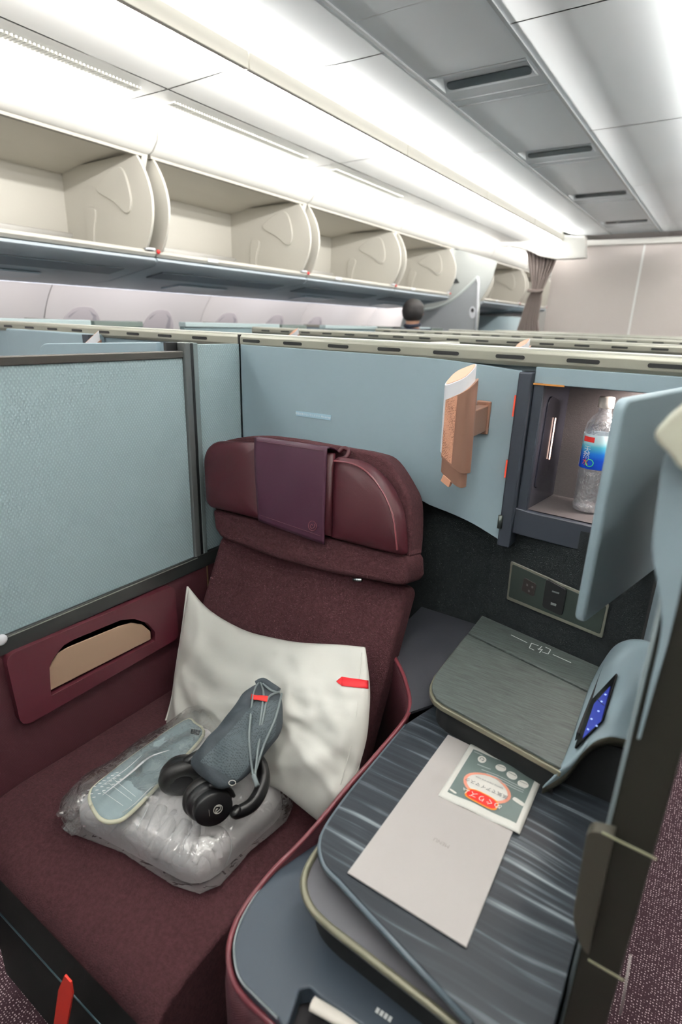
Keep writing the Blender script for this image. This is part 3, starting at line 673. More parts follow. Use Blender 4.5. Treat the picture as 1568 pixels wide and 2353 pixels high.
# ================================================================== POWER PANEL
pp = thing('power_outlet_panel', 'dark green power outlet panel with silver rim on the black carpet wall', 'outlet panel', (-.2, 1.1, .8))
def WP(px, py, off=0): return AP(px, py, WA + WN * off, WN)
rim = rnd([WP(1166, 1376, .001), WP(1386, 1466, .001), WP(1402, 1388, .001), WP(1176, 1288, .001)], .004)
prism('rim', rim, WN * .003, mat('rim_silver', (150, 150, 138), .3, metal=.7), pp, bevel=.001)
pl_ = rnd([WP(1171, 1370, .001), WP(1381, 1456, .001), WP(1396, 1392, .001), WP(1180, 1295, .001)], .004)
prism('plate', pl_, WN * .0038, mat('plate_green_black', (60, 70, 66), .35, metal=.4), pp, bevel=.0008)
s1 = prism('mains_socket', rnd([WP(1200, 1356, .004), WP(1228, 1371, .004), WP(1234, 1342, .004), WP(1206, 1326, .004)], .004), WN * .003, mat('socket_brown', (40, 34, 34), .4), pp, bevel=.0008)
for (a, b) in ((1212, 1344), (1224, 1349), (1216, 1358)): prism('socket_hole', [WP(a - 2, b - 3, .0072), WP(a + 2, b - 2, .0072), WP(a + 2, b + 3, .0072), WP(a - 2, b + 2, .0072)], WN * .0004, mat('hole_pale', (90, 88, 88), .4), s1)
s2 = prism('usb_socket', rnd([WP(1248, 1393, .004), WP(1294, 1415, .004), WP(1305, 1354, .004), WP(1258, 1328, .004)], .007), WN * .005, dark_m, pp, bevel=.001)
prism('usb_port', [WP(1270, 1357, .0092), WP(1286, 1362, .0092), WP(1285, 1365, .0092), WP(1269, 1360, .0092)], WN * .0006, mat('port_grey', (110, 116, 116), .4), s2)
prism('usb_port', [WP(1267, 1384, .0092), WP(1279, 1388, .0092), WP(1278, 1393, .0092), WP(1266, 1389, .0092)], WN * .0006, mat('port_grey', (110, 116, 116), .4), s2)

# ================================================================== BOTTLE
BX, BY, BZ = -.178, 1.190, 1.036
bt = thing('water_bottle', 'clear plastic water bottle with blue label standing in the open cabinet', 'bottle', (BX, BY, BZ))
k_ = .925
prof = [(0, 0.004), (.020, 0.002), (.030, .003), (.0325, .012)]
for i in range(8): prof += [(.0325, .016 + i * .010), (.0308, .021 + i * .010)]
prof += [(.0325, .098), (.0325, .165), (.0315, .170), (.0325, .176), (.030, .190), (.022, .205), (.013, .214), (.0125, .226)]
lathe('bottle_body', [(r * k_, h * k_) for r, h in prof], (BX, BY, BZ), (0, 0, 1), bottle_m, bt, n=36)
lathe('water', [(0, .006), (.028, .006)] + [(r * .94, h) for r, h in [(q[0], q[1]) for q in prof[4:-3]]] and [(0, .006), (.026, .006), (.0275, .02), (.0275, .155), (.025, .176), (0, .177)], (BX, BY, BZ), (0, 0, 1), film_mat('water_clear', .1, (.97, .98, .99), 45, .6), bt, n=28)
lathe('bottle_cap', [(.0125, .207), (.0145, .208), (.0145, .226), (.0135, .228), (0, .228)], (BX, BY, BZ), (0, 0, 1), mat('cap_white', (240, 232, 224), .4), bt, n=24)
def label_mat():
    m = bpy.data.materials.new('bottle_label'); m.use_nodes = True; N = m.node_tree.nodes; L = m.node_tree.links; b = N['Principled BSDF']
    tc = N.new('ShaderNodeTexCoord'); sp = N.new('ShaderNodeSeparateXYZ'); L.new(tc.outputs['Object'], sp.inputs[0])
    mr = N.new('ShaderNodeMapRange'); mr.inputs[1].default_value = BZ + .09; mr.inputs[2].default_value = BZ + .152; L.new(sp.outputs['Z'], mr.inputs[0])
    r = N.new('ShaderNodeValToRGB'); r.color_ramp.interpolation = 'LINEAR'; e = r.color_ramp.elements
    e[0].position = 0; e[0].color = lin((16, 70, 190)) + (1,); e[1].position = 1; e[1].color = lin((210, 232, 240)) + (1,)
    for p, c in ((.30, (14, 72, 196)), (.5, (30, 120, 215)), (.72, (90, 190, 215)), (.86, (190, 226, 232))): x = e.new(p); x.color = lin(c) + (1,)
    L.new(mr.outputs[0], r.inputs[0]); L.new(r.outputs[0], b.inputs['Base Color']); b.inputs['Roughness'].default_value = .3; return m
lathe('label_sleeve', [(.0303, .0905), (.0306, .092), (.0306, .156), (.0303, .1575)], (BX, BY, BZ), (0, 0, 1), label_mat(), bt, n=36)
def on_bottle(ang, h, r=.0309): return Vector((BX + r * math.cos(ang), BY + r * math.sin(ang), BZ + h))
def bpatch(name, a0, a1, h0, h1, m, r=.0309): grid(name, lambda u, v: on_bottle(math.radians(a0 + (a1 - a0) * u), h0 + (h1 - h0) * v, r), 6, 2, m, bt)
bpatch('label_red_flash', 215, 262, .143, .153, mat('label_red', (214, 50, 48), .4))
bpatch('label_white_band', 196, 204, .094, .150, white_m)
ang = math.radians(243)
for ch, h, mm_ in (('天', .128, white_m), ('然', .116, white_m), ('水', .103, mat('label_orange', (236, 92, 50), .4))):
    rad = Vector((math.cos(ang), math.sin(ang), 0)); text('label_print', ch, on_bottle(ang, h, .0312), Vector((-rad.y, rad.x, 0)), (0, 0, 1), .015, mm_, bt, off=.0008)
tube('label_green_loop', [on_bottle(math.radians(258 + 13 * math.cos(t)), .103 + .007 * math.sin(t), .0316) for t in [2 * math.pi * k / 20 for k in range(21)]], .0008, mat('label_green', (70, 200, 130), .4), bt, n=6)

# ================================================================== SEAT
seat = thing('airline_seat', 'burgundy airline seat with leather headrest and fabric backrest', 'seat', (-.74, .6, .0))
cb = bmesh.new()
cprof = [(.330, .385), (.306, .392), (.297, .405), (.299, .424), (.312, .443), (.335, .455), (.365, .461), (.42, .464), (.60, .461), (.86, .458), (.86, .12), (.40, .12)]
prism('seat_cushion', [(-1.040, y, z) for y, z in cprof], (.560, 0, 0), burg_f, seat, bevel=.018, seg=4)
box('seat_base', -1.03, -.47, .36, .95, .02, .14, dark_m, seat)
box('front_shade_skirt', -1.038, -.482, .312, .40, .02, .392, mat('skirt_shade_black', (10, 8, 9), .95, bump=(500, .6)), seat, bevel=.01)  # near-black colour stands in for the shade on the seat front
tube('skirt_trim', [(-1.03, .312, .245), (-.49, .312, .245)], .0025, mat('trim_teal', (70, 96, 104), .3, metal=.3), seat)
BP, BN = Vector((0, .952, .87)), Vector((0, -.41, .195)).normalized(); BD = Vector((0, .195, .41)).normalized()
def BK(x, s, o=0): return Vector((x, BP.y, BP.z)) + BD * s + BN * o
bo = rnd([BK(-.985, -.50), BK(-.452, -.50), BK(-.452, .005), BK(-.985, .005)], [.02, .02, .02, .035], 8)
prism('backrest', bo, -BN * .06, burg_f, seat, bevel=.020, seg=5)
#prism('backrest_bolster', rnd([BK(-.462, -.50, -.02), BK(-.447, -.50, -.02), BK(-.447, -.01, -.02), BK(-.462, -.01, -.02)], .004), -BN * .09, burg_f, seat, bevel=.003)
HP, HN = Vector((0, .917, .90)), Vector((0, -.22, .05)).normalized()
def HK(px, py, o=0): return AP(px, py, HP + HN * o, HN)
low = [HK(486, 1168), HK(700, 1222), HK(936, 1282), HK(938, 1330), HK(930, 1347), HK(905, 1345), HK(760, 1318), HK(640, 1287), HK(530, 1246), HK(505, 1236), HK(492, 1215)]
prism('headrest_band', low, -HN * .085, burg_f, seat, bevel=.012, seg=4)
shell = smoothc([HK(480, 1130, -.02), HK(478, 1050, -.02), HK(495, 1020, -.02), HK(560, 1003, -.02), HK(640, 1002, -.02), HK(760, 1022, -.02), HK(850, 1038, -.02), HK(890, 1058, -.02), HK(930, 1120, -.02), HK(944, 1160, -.02), HK(945, 1230, -.02), HK(940, 1285, -.02)], 4) + [HK(700, 1240, -.02), HK(490, 1170, -.02)]
prism('headrest_shell', shell, -HN * .065, burg_f, seat, bevel=.015, seg=4)
lp = rnd([HK(481, 1164), HK(474, 1040), HK(500, 1012), HK(614, 1018), HK(612, 1196)], [.02, .03, .03, .004, .008], 6)
puff('left_pad', lp, HN, .028, burg_l, seat, rings=9, p=.38, back=.8, wob=.004, ws=14)
rp = [HK(766, 1236), HK(772, 1056)] + smoothc([HK(780, 1050), HK(830, 1058), HK(870, 1082), HK(905, 1125), HK(926, 1175), HK(934, 1225), HK(936, 1272)], 5) + [HK(928, 1277), HK(850, 1258)]
puff('right_pad', rp, HN, .028, burg_l, seat, rings=9, p=.38, back=.8, wob=.004, ws=14)
mp_ = [HK(611, 1192), HK(612, 1018), HK(770, 1042), HK(766, 1234)]
puff('centre_pad', mp_, HN, .026, burg_l, seat, rings=8, p=.4, back=.8)
tube('right_pad_seam_highlight', [q + HN * .0245 for q in smoothc([HK(782, 1060), HK(828, 1068), HK(862, 1090), HK(893, 1130), HK(914, 1178), HK(922, 1225), HK(926, 1262)], 5)], .0022, burg_rim, seat, n=6)  # seam tube in a lighter burgundy, its highlight put into the colour
# flap over the headrest
F0 = [HK(609, 1016), HK(772, 1040), HK(757, 1250), HK(607, 1196)]
def flap(u, v):
    a = F0[0].lerp(F0[1], u); b = F0[3].lerp(F0[2], u)
    if v < .12: t = v / .12; return a + HN * (.030 - .055 * (1 - t)) + Vector((0, 0, .010 * math.sin(t * math.pi / 2)))
    t = (v - .12) / .88; q = a.lerp(b, t); return q + HN * (.033 - .014 * t * t + .003 * math.sin(u * 9 + v * 4) * (1 - t)) + Vector((0, 0, .010 * (1 - t)))
fpz = grid('headrest_flap', flap, 24, 30, burg_flap, seat, thick=.003)
st_m = mat('stitch_plum', (70, 30, 44), .6)
tube('flap_stitch', [flap(u / 20, .93) + HN * .0016 for u in range(1, 20)], .0008, st_m, fpz, n=5)
tube('flap_stitch', [flap(u / 20, .16) + HN * .0016 for u in range(1, 20)], .0008, st_m, fpz, n=5)
ec = flap(.84, .86) + HN * .002; eu = (F0[1] - F0[0]).normalized(); ev = HN.cross(eu).normalized()
tube('embossed_ring', [ec + (eu * math.cos(t) + ev * math.sin(t)) * .0105 for t in [2 * math.pi * k / 24 for k in range(25)]], .0008, burg_rim, fpz, n=6)
tube('embossed_crest', smoothc([ec + eu * a + ev * b for a, b in ((.004, .005), (.006, .001), (.003, -.004), (-.002, -.006), (-.005, -.002), (-.003, .003), (0, .001))], 4), .0008, burg_rim, fpz, n=6)
tube('tuck_loop', smoothc([HK(778, 1040, -.004), HK(790, 1030, -.01), HK(802, 1036, -.012), HK(796, 1050, -.004), HK(782, 1056, .002)], 5), .005, burg_l, seat, n=8)
tube('silver_clip', [HK(812, 1332, .006), HK(832, 1333, .006)], .004, mat('clip_silver', (150, 154, 156), .25, metal=.9), seat, n=8)

# ================================================================== CONSOLE
con = thing('side_console', 'blue-grey side console with folded table leaves beside the seat', 'console', (-.2, .6, 0))
ZL = .60
cont = smoothc([Vector((-.362, .88, ZL)), Vector((-.375, .78, ZL)), Vector((-.392, .66, ZL)), AZ(672, 1965, ZL), AZ(620, 2014, ZL), AZ(578, 2072, ZL), AZ(550, 2125, ZL), AZ(538, 2180, ZL), AZ(550, 2245, ZL), AZ(590, 2292, ZL), AZ(640, 2340, ZL)], 4)
yfr = cont[-1].y
notch = [AZ(690, 2273, ZL), AZ(712, 2268, ZL), AZ(735, 2288, ZL), AZ(830, 2353, ZL)]
nx0 = AZ(664, 2353, ZL)
topc = cont + [Vector((nx0.x - .004, yfr - .005, ZL)), nx0] + notch + [Vector((-.19, yfr - .01, ZL)), Vector((-.012, yfr - .01, ZL)), Vector((-.012, 1.06, ZL)), Vector((-.33, 1.10, ZL))]
prism('lower_top', topc, (0, 0, -.03), console_m, con, bevel=.003)
inner = [Vector((p.x + .012, p.y + .008, 0)) for p in cont]
prism('console_body', [Vector((p.x, p.y, .05)) for p in inner] + [Vector((-.012, yfr, .05)), Vector((-.012, 1.06, .05)), Vector((-.33, 1.10, .05))], (0, 0, .515), mat('console_body_dark', (34, 32, 36), .7), con)
tube('top_edge_trim', [p + Vector((-.0005, 0, -.001)) for p in cont], .0016, mat('edge_trim', (128, 136, 138), .3, metal=.4), con, n=6)
# notch with handset
hs = thing('handset', 'white curved handset lying in the console recess at the bottom edge', 'handset', (-.25, .35, .57))
tube('handset_body', smoothc([AZ(718, 2306, .590), AZ(755, 2326, .592), AZ(800, 2352, .592), AZ(850, 2392, .59)], 5), .0085, mat('handset_white', (236, 230, 220), .3), hs, n=12, flat=.7)
tube('handset_edge', smoothc([AZ(740, 2292, .594), AZ(790, 2322, .596), AZ(840, 2358, .596)], 5), .0022, mat('handset_tan', (190, 172, 150), .3), hs, n=8)
for k in range(4):
    q = AZ(868 + 9.5 * k, 2322 + 6.5 * k, ZL + .0006); prism('printed_mark', [q + Vector(d) for d in ((-.002, -.003, 0), (.002, -.003, 0), (.002, .003, 0), (-.002, .003, 0))], (0, 0, .0003), printw_m, con)
# burgundy side shell with rim
rimp = smoothc([AZ(880, 1440, .73), AZ(905, 1505, .722), AZ(925, 1545, .716), AZ(939, 1590, .71), AZ(942, 1622, .705), AZ(930, 1655, .70), AZ(862, 1738, .688), AZ(800, 1808, .67), AZ(745, 1875, .648), AZ(695, 1932, .625), AZ(628, 2000, .606), AZ(572, 2070, .596), AZ(541, 2125, .592), AZ(526, 2185, .59), AZ(534, 2245, .588), AZ(560, 2290, .586), AZ(610, 2340, .584), AZ(660, 2385, .58)], 5)
bm = bmesh.new(); prev = None
for p in rimp:
    a = bm.verts.new(p); b = bm.verts.new((p.x - .003, p.y - .003, p.z - .05)); c = bm.verts.new((p.x - .002, p.y - .002, .08))
    if prev: bm.faces.new((prev[0], a, b, prev[1])); bm.faces.new((prev[1], b, c, prev[2]))
    prev = (a, b, c)
fin('side_shell', bm, burg_w, con, smooth=True, thick=.004)
tube('shell_rim', rimp, .0042, burg_rim, con, n=8)
gp = [p for p in rimp if p.z < .66]
bm = bmesh.new(); prev = None
lathe('rim_stud', [(0, .002), (.0025, .001), (.003, 0)], AZ(541, 2187, .597), (0, 0, 1), white_m, con, n=10)
# slate shelf behind the leaf (to the back wall)
sl = [AZ(930, 1400, .725), AZ(900, 1480, .722)] + [AZ(908, 1512, .72), AZ(930, 1556, .712), AZ(940, 1600, .705), AZ(936, 1640, .70), AZ(1010, 1640, .70), AZ(1060, 1560, .70)]
sl = [Vector((-.50, 1.138, .73)), Vector((-.34, 1.138, .73)), Vector((-.32, .87, .703)), AZ(940, 1640, .703), AZ(938, 1598, .708), AZ(924, 1550, .714), AZ(905, 1510, .718), Vector((-.50, 1.0, .722))]
bm = bmesh.new(); a = [bm.verts.new(p) for p in sl]; bm.faces.new(a); fin('slate_shelf', bm, slate_m, con, thick=.006)
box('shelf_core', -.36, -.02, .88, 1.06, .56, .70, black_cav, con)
# lower leaf and upper leaf
def leaf(name, pts, th, m, rimm, parent):
    a = prism(name, pts, (0, 0, -th), [m], parent, bevel=.0015)
    tube('leaf_rim', pts + [pts[0]], th * .42, rimm, a, n=8, flat=1.0); return a
Z1 = .672
l1 = smoothc([AZ(770, 1900, Z1), AZ(742, 1935, Z1), AZ(714, 1975, Z1), AZ(699, 2015, Z1), AZ(702, 2052, Z1), AZ(722, 2090, Z1), AZ(760, 2127, Z1)], 4) + [AZ(1000, 2312, Z1), AZ(1050, 2353, Z1), Vector((-.05, AZ(1050, 2353, Z1).y - .01, Z1)), Vector((-.03, .9, Z1)), Vector((-.31, .9, Z1))]
leaf('lower_leaf', [p - Vector((0, 0, .004)) for p in l1], .012, leaf_m, olive_m, con)
prism('leaf_shadow_gap', [p + Vector(((-.17 - p.x) * .07, (.7 - p.y) * .05, -.017)) for p in l1], (0, 0, -.052), black_cav, con)  # black block painted as the shadow gap under the leaf
Z2 = .700
l2 = smoothc([AZ(935, 1662, Z2), AZ(870, 1740, Z2), AZ(800, 1825, Z2), AZ(752, 1893, Z2), AZ(738, 1930, Z2), AZ(740, 1962, Z2), AZ(752, 1990, Z2), AZ(778, 2016, Z2)], 4) + [AZ(860, 2105, Z2), AZ(1085, 2345, Z2), Vector((-.055, AZ(1085, 2345, Z2).y - .02, Z2)), Vector((-.010, .40, Z2)), Vector((-.010, .93, Z2)), Vector((-.30, .98, Z2))]
up_leaf = prism('upper_leaf', l2, (0, 0, -.016), streak_m, con, bevel=.002)
tube('upper_leaf_rim', [p - Vector((0, 0, .006)) for p in l2[:-4]], .0045, mat('leaf_rim_slate', (78, 90, 98), .35), up_leaf, n=8)

# ---- charging cabinet with grained lid
wc = thing('charging_box', 'dark green-grey grained box with wireless charging mark beside the console', 'side table', (-.2, .93, .70))
ZW = .765
bk = [Vector((-.346, 1.128, ZW)), Vector((-.088, 1.070, ZW))]
s_l, s_r = AZ(1076, 1455, ZW), AZ(1357, 1591, ZW)
front = [AZ(1290, 1764, ZW)] + [AZ(1160, 1692, ZW), AZ(1020, 1616, ZW)] + smoothc([AZ(1004, 1604, ZW), AZ(995, 1588, ZW), AZ(994, 1570, ZW), AZ(1003, 1548, ZW)], 4)
bt_ = [bk[0], bk[1], Vector((-.087, s_r.y + .002, ZW)), s_l + Vector((0, .002, 0))]
prism('back_lid', bt_, (0, 0, -.012), wood_m, wc, bevel=.001)
fr_ = [s_l - Vector((0, .004, 0)), Vector((-.087, s_r.y - .004, ZW))] + front
prism('lid_gap', [s_l + Vector((.001, .002, -.004)), s_l + Vector((.001, -.0045, -.004)), Vector((-.088, s_r.y - .0045, ZW - .004)), Vector((-.088, s_r.y + .002, ZW - .004))], (0, 0, -.003), black_cav, wc)
prism('front_lid', fr_, (0, 0, -.005), wood_m, wc, bevel=.001)
rimf = [p + Vector((0, 0, -.0055)) for p in fr_]
prism('olive_rim', [p + Vector(((p.x + .2) * .02 - .001, (p.y - .95) * .02, 0)) for p in rimf], (0, 0, -.010), olive_m, wc, bevel=.002)
body_ = [Vector((-.335, 1.11, .75)), Vector((-.092, 1.06, .75))] + [p + Vector(((-.2 - p.x) * .06, .012, -.016)) for p in front]
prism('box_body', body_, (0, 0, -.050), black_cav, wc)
for (a, b) in ((1177, 1692), (1212, 1712), (1246, 1732)):
    q = AZ(a, b + 2, ZW - .008); box('latch_joint', q.x - .0006, q.x + .0006, q.y - .0015, q.y + .004, ZW - .016, ZW - .004, seam_m, wc)
# charging mark
cu_ = (bk[1] - bk[0]).normalized()
def line(name, a, b, wd, m, par, nrm=Vector((0, 0, 1)), th=.0003):
    a = Vector(a); b = Vector(b); d = (b - a).normalized(); s_ = nrm.cross(d).normalized() * wd / 2
    return prism(name, [a - s_, b - s_, b + s_, a + s_], nrm * th, m, par)
ZM = ZW + .0003
def WZ(px, py): return AZ(px, py, ZM)
pale = mat('mark_pale', (225, 228, 226), .5)
for a, b in (((1175, 1459), (1212, 1477)), ((1271, 1504), (1313, 1523)), ((1222, 1478), (1238, 1484)), ((1222, 1478), (1217, 1489)), ((1217, 1489), (1228, 1494)), ((1254, 1487), (1266, 1493)), ((1266, 1493), (1260, 1503)), ((1260, 1503), (1246, 1498)), ((1238, 1493), (1246, 1485)), ((1236, 1491), (1247, 1493)), ((1240, 1500), (1247, 1492))):
    line('charge_mark', WZ(*a), WZ(*b), .0018, pale, wc)

# ---- seat control unit
cuo = thing('seat_control_unit', 'pale blue curved seat control unit with a blue touch screen', 'control panel', (-.04, .9, .72))
cA = Vector((-.086, 1.066, .768)); cB = AY(1506, 1480, 1.0); cC = AY(1456, 1703, .80); cD = AZ(1247, 1810, .712)
eAB = smoothc([cA, AY(1410, 1490, 1.055), AY(1440, 1473, 1.04), AY(1475, 1471, 1.02), cB], 6)
eDC = smoothc([cD, AY(1300, 1778, .757), AY(1335, 1736, .765), AY(1365, 1706, .772), AY(1400, 1694, .78), AY(1430, 1698, .79), cC], 6)
eAD = smoothc([cA, AZ(1352, 1592, .772), AZ(1297, 1748, .768), cD], 8)
eBC = smoothc([cB, cB.lerp(cC, .33), cB.lerp(cC, .66), cC], 8)
def along(pl, t):
    f = t * (len(pl) - 1); i = min(int(f), len(pl) - 2); return pl[i].lerp(pl[i + 1], f - i)
def coons(top, bot, left, right):
    def f(u, v):
        T, Bm, L_, R_ = along(top, u), along(bot, u), along(left, v), along(right, v)
        bl_ = (top[0] * (1 - u) + top[-1] * u) * (1 - v) + (bot[0] * (1 - u) + bot[-1] * u) * v
        return T * (1 - v) + Bm * v + L_ * (1 - u) + R_ * u - bl_
    return f
cf = coons(eAB, eDC, eAD, eBC)
sh = grid('curved_cover', cf, 24, 24, blue_m, cuo, thick=.003)
def lip(u, v): p = along(eDC, u); return p + Vector((0, .004 * v, -.016 * v))
grid('cover_lip', lip, 24, 2, mat('lip_olive', (78, 76, 66), .4, metal=.3), cuo, thick=.002)
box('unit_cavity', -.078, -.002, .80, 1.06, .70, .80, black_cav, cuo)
ctree = bvh([sh])
def onc(px, py, off): return hit(ctree, px, py, off)
bez = [onc(*p, .0015) for p in ((1420, 1552), (1388, 1655), (1326, 1720), (1362, 1614))]
scr = [onc(*p, .003) for p in ((1403, 1575), (1382, 1656), (1338, 1698), (1366, 1616))]
if None not in bez + scr:
    nn = (bez[1] - bez[0]).cross(bez[3] - bez[0]).normalized(); nn = nn if nn.dot(CAM - bez[0]) > 0 else -nn
    c0 = bez[0]; sp_ = lambda px, py, o: AP(px, py, c0 + nn * o, nn)
    cb_ = sum(bez, Vector()) / 4; nn2 = nn
    b2 = rnd([AP(px, py, cb_ + nn * .001, nn) for px, py in ((1422, 1548), (1389, 1657), (1323, 1724), (1362, 1612))], .004)
    prism('screen_bezel', b2, nn * .003, mat('bezel_black', (14, 14, 16), .2), cuo, bevel=.0008)
    pS = cb_ + nn * .0045
    prism('screen', [AP(px, py, pS, nn) for px, py in ((1403, 1577), (1382, 1657), (1339, 1697), (1366, 1617))], nn * .0002, mat('screen_blue', (30, 44, 120), .15, emit=((58, 70, 165), .45)), cuo)
    for (px, py) in ((1383, 1612), (1376, 1634), (1360, 1652), (1352, 1676), (1372, 1668), (1392, 1596)):
        line('screen_icon', AP(px - 2, py - 1, pS + nn * .0003, nn), AP(px + 2, py + 1, pS + nn * .0003, nn), .0022, mat('icon_pale', (170, 190, 235), .4, emit=((150, 175, 235), .6)), cuo, nn, .0002)
    line('screen_divider', AP(1372, 1606, pS + nn * .0003, nn), AP(1390, 1622, pS + nn * .0003, nn), .001, dark_m, cuo, nn, .0002)

# ================================================================== AISLE-SIDE WALL (door post)
aw = thing('aisle_side_post', 'tall dark olive suite door post with pale rounded edge at the right', 'door post', (.015, .55, 0))
prism('post_body', rnd([(-.006, .502, 0), (.036, .502, 0), (.036, .56, 0), (.004, 1.0, 0), (-.004, 1.0, 0), (-.006, .56, 0)], [.004, .003, 0, 0, 0, 0]), (0, 0, 1.30), postol_m, aw)
prism('post_pale_edge', rnd([(-.0076, .500, .60), (-.0035, .498, .60), (-.0035, .52, .60), (-.0076, .53, .60)], [.002, .002, 0, 0]), (0, 0, .72), mat('edge_dull_blue', (104, 116, 120), .5), aw, smooth=True)
# curved wing at head height
wgp = smoothc([AY(*p, .488) for p in ((1582, 1024), (1540, 1040), (1524, 1066), (1512, 1150), (1500, 1240), (1502, 1292), (1513, 1352), (1521, 1420), (1515, 1480), (1490, 1590), (1464, 1700))], 4) + [AY(1472, 1700, .488), AY(1503, 1590, .488), AY(1536, 1480, .488), AY(1560, 1380, .488), AY(1580, 1280, .488), AY(1600, 1060, .488)]
prism('curved_wing', wgp, (0, .012, 0), blue_m, aw, bevel=.004, seg=4)
lc = smoothc([(-.031, 0, 1.322), (-.033, 0, 1.312), (-.020, 0, 1.300), (-.012, 0, 1.292), (.01, 0, 1.29), (.02, 0, 1.345), (-.012, 0, 1.345), (-.022, 0, 1.335)], 3, True)
prism('door_catch', [Vector((p.x, .46, p.z)) for p in lc], (0, .026, 0), mat('catch_olive_white', (186, 188, 172), .35), aw, bevel=.006, seg=4)
lp_ = rnd([AY(1350, 1906, .485), AY(1412, 1922, .485), AY(1352, 2196, .485), AY(1332, 2170, .485), AY(1316, 2110, .485)], [.010, .002, .002, .006, .012])
prism('latch_plate', lp_, (0, .014, 0), mat('plate_olive', (70, 68, 60), .4, metal=.3), aw, bevel=.003)
line('plate_highlight', AY(1384, 1912, .484), AY(1510, 1974, .484), .0022, mat('strip_olive', (150, 152, 126), .3, metal=.2), aw, Vector((0, -1, 0)), .001)
line('plate_highlight', AY(1352, 2204, .484), AY(1434, 2252, .484), .0026, mat('strip_olive', (150, 152, 126), .3, metal=.2), aw, Vector((0, -1, 0)), .001)
tube('bright_edge_wire', [AY(1450, 2195, .495), AY(1427, 2330, .495)], .0007, mat('wire_pale', (210, 205, 200), .3), aw, n=6)

# ================================================================== PILLOW
pT = smoothc([AY(*p) for p in ((433, 1348, .865), (482, 1402, .86), (560, 1447, .85), (640, 1468, .845), (700, 1477, .84), (780, 1481, .84), (840, 1487, .835))], 5)
pR = smoothc([AY(*p) for p in ((840, 1487, .835), (850, 1570, .795), (849, 1640, .76), (838, 1720, .725), (800, 1820, .68), (741, 1895, .655))], 5)
pB = smoothc([AY(*p) for p in ((372, 1690, .70), (450, 1765, .68), (560, 1795, .665), (640, 1812, .655), (695, 1858, .65), (741, 1895, .655))], 5)
pL = smoothc([AY(*p) for p in ((433, 1348, .865), (420, 1450, .825), (406, 1540, .785), (396, 1610, .745), (372, 1690, .70))], 5)
pf_ = coons(pT, pB, pL, pR)
PN = Vector((.12, -.82, .50)).normalized()
def pil(sign):
    def f(u, v):
        p = pf_(u, v); e = (math.sin(math.pi * u) * math.sin(math.pi * v)) ** .55
        h = e * (.070 if sign > 0 else -.035)
        if sign > 0:
            w_ = math.sin((u * 1.1 + v * .55) * 17 + 2 * noise.noise(Vector((u * 3, v * 3, 0)))) * .009 * max(0, (u - .42)) * 2 * e
            w_ += noise.noise(Vector((u * 4, v * 9, 3))) * .010 * e + noise.noise(Vector((u * 13 + v * 5, v * 10, 7))) * .004 * e + abs(noise.noise(Vector((u * 7 - v * 4, v * 3 + u * 5, 1)))) * -.012 * e
            # creases running from the lower right corner and the left edge
            w_ += .013 * math.exp(-((v - .30 - .55 * u) / .035) ** 2) * max(0, u - .55) * 2
            w_ -= .012 * math.exp(-((v - .22 - .5 * u) / .04) ** 2) * max(0, u - .5) * 2
            w_ += .010 * math.exp(-((u - .10 - .05 * math.sin(v * 8)) / .025) ** 2) * e
            h += w_
        return p + PN * h
    return f
pw = bmesh.new(); n_ = 64
fr1, fr2 = pil(1), pil(-1)
FV = [[pw.verts.new(fr1(i / n_, j / n_)) for j in range(n_ + 1)] for i in range(n_ + 1)]
BV = [[pw.verts.new(fr2(i / n_, j / n_)) for j in range(n_ + 1)] for i in range(n_ + 1)]
for i in range(n_):
    for j in range(n_):
        pw.faces.new((FV[i][j], FV[i + 1][j], FV[i + 1][j + 1], FV[i][j + 1])); pw.faces.new((BV[i][j], BV[i][j + 1], BV[i + 1][j + 1], BV[i + 1][j]))
bmesh.ops.remove_doubles(pw, verts=pw.verts, dist=1e-5)
pil_t = thing('pillow', 'white cotton pillow with red ribbon tag leaning on the burgundy backrest', 'pillow', (-.7, .70, .46))
pillow = fin('pillowcase', pw, cotton_m, pil_t, smooth=True)
ptree = bvh([pillow])
def conform(name, pxs, tree, off, m, parent, n=14, k=3, th=.0008):
    """strip of cloth between an upper and a lower pixel edge, laid on a surface"""
    (a0, a1), (b0, b1) = pxs; rows = []
    bm = bmesh.new()
    for i in range(n + 1):
        u = i / n; r = []
        for j in range(k + 1):
            v = j / k; A_ = (a0[0] + (a1[0] - a0[0]) * u, a0[1] + (a1[1] - a0[1]) * u); B_ = (b0[0] + (b1[0] - b0[0]) * u, b0[1] + (b1[1] - b0[1]) * u)
            h = hit(tree, A_[0] * (1 - v) + B_[0] * v, A_[1] * (1 - v) + B_[1] * v, off); r.append(bm.verts.new(h) if h else None)
        rows.append(r)
    for i in range(n):
        for j in range(k):
            q = [rows[i][j], rows[i + 1][j], rows[i + 1][j + 1], rows[i][j + 1]]
            if None not in q: bm.faces.new(q)
    for v in list(bm.verts):
        if not v.link_faces: bm.verts.remove(v)
    return fin(name, bm, m, parent, smooth=True, thick=th)
conform('ribbon_tag', (((786, 1556), (846, 1564)), ((786, 1577), (846, 1583))), ptree, .0012, red_m, pil_t)
conform('ribbon_tag', (((774, 1566), (786, 1556)), ((774, 1567), (786, 1577))), ptree, .0012, red_m, pil_t, n=3)
tube('pillow_seam', [q for q in [hit(ptree, x, y, .0004) for x, y in ((832, 1500), (826, 1560), (820, 1640), (806, 1720), (784, 1800), (762, 1850))] if q], .0011, cotton_m, pil_t, n=6)
tube('pillow_seam', [along(pL, t / 20) + PN * .003 for t in range(21)], .0025, cotton_m, pil_t, n=6)

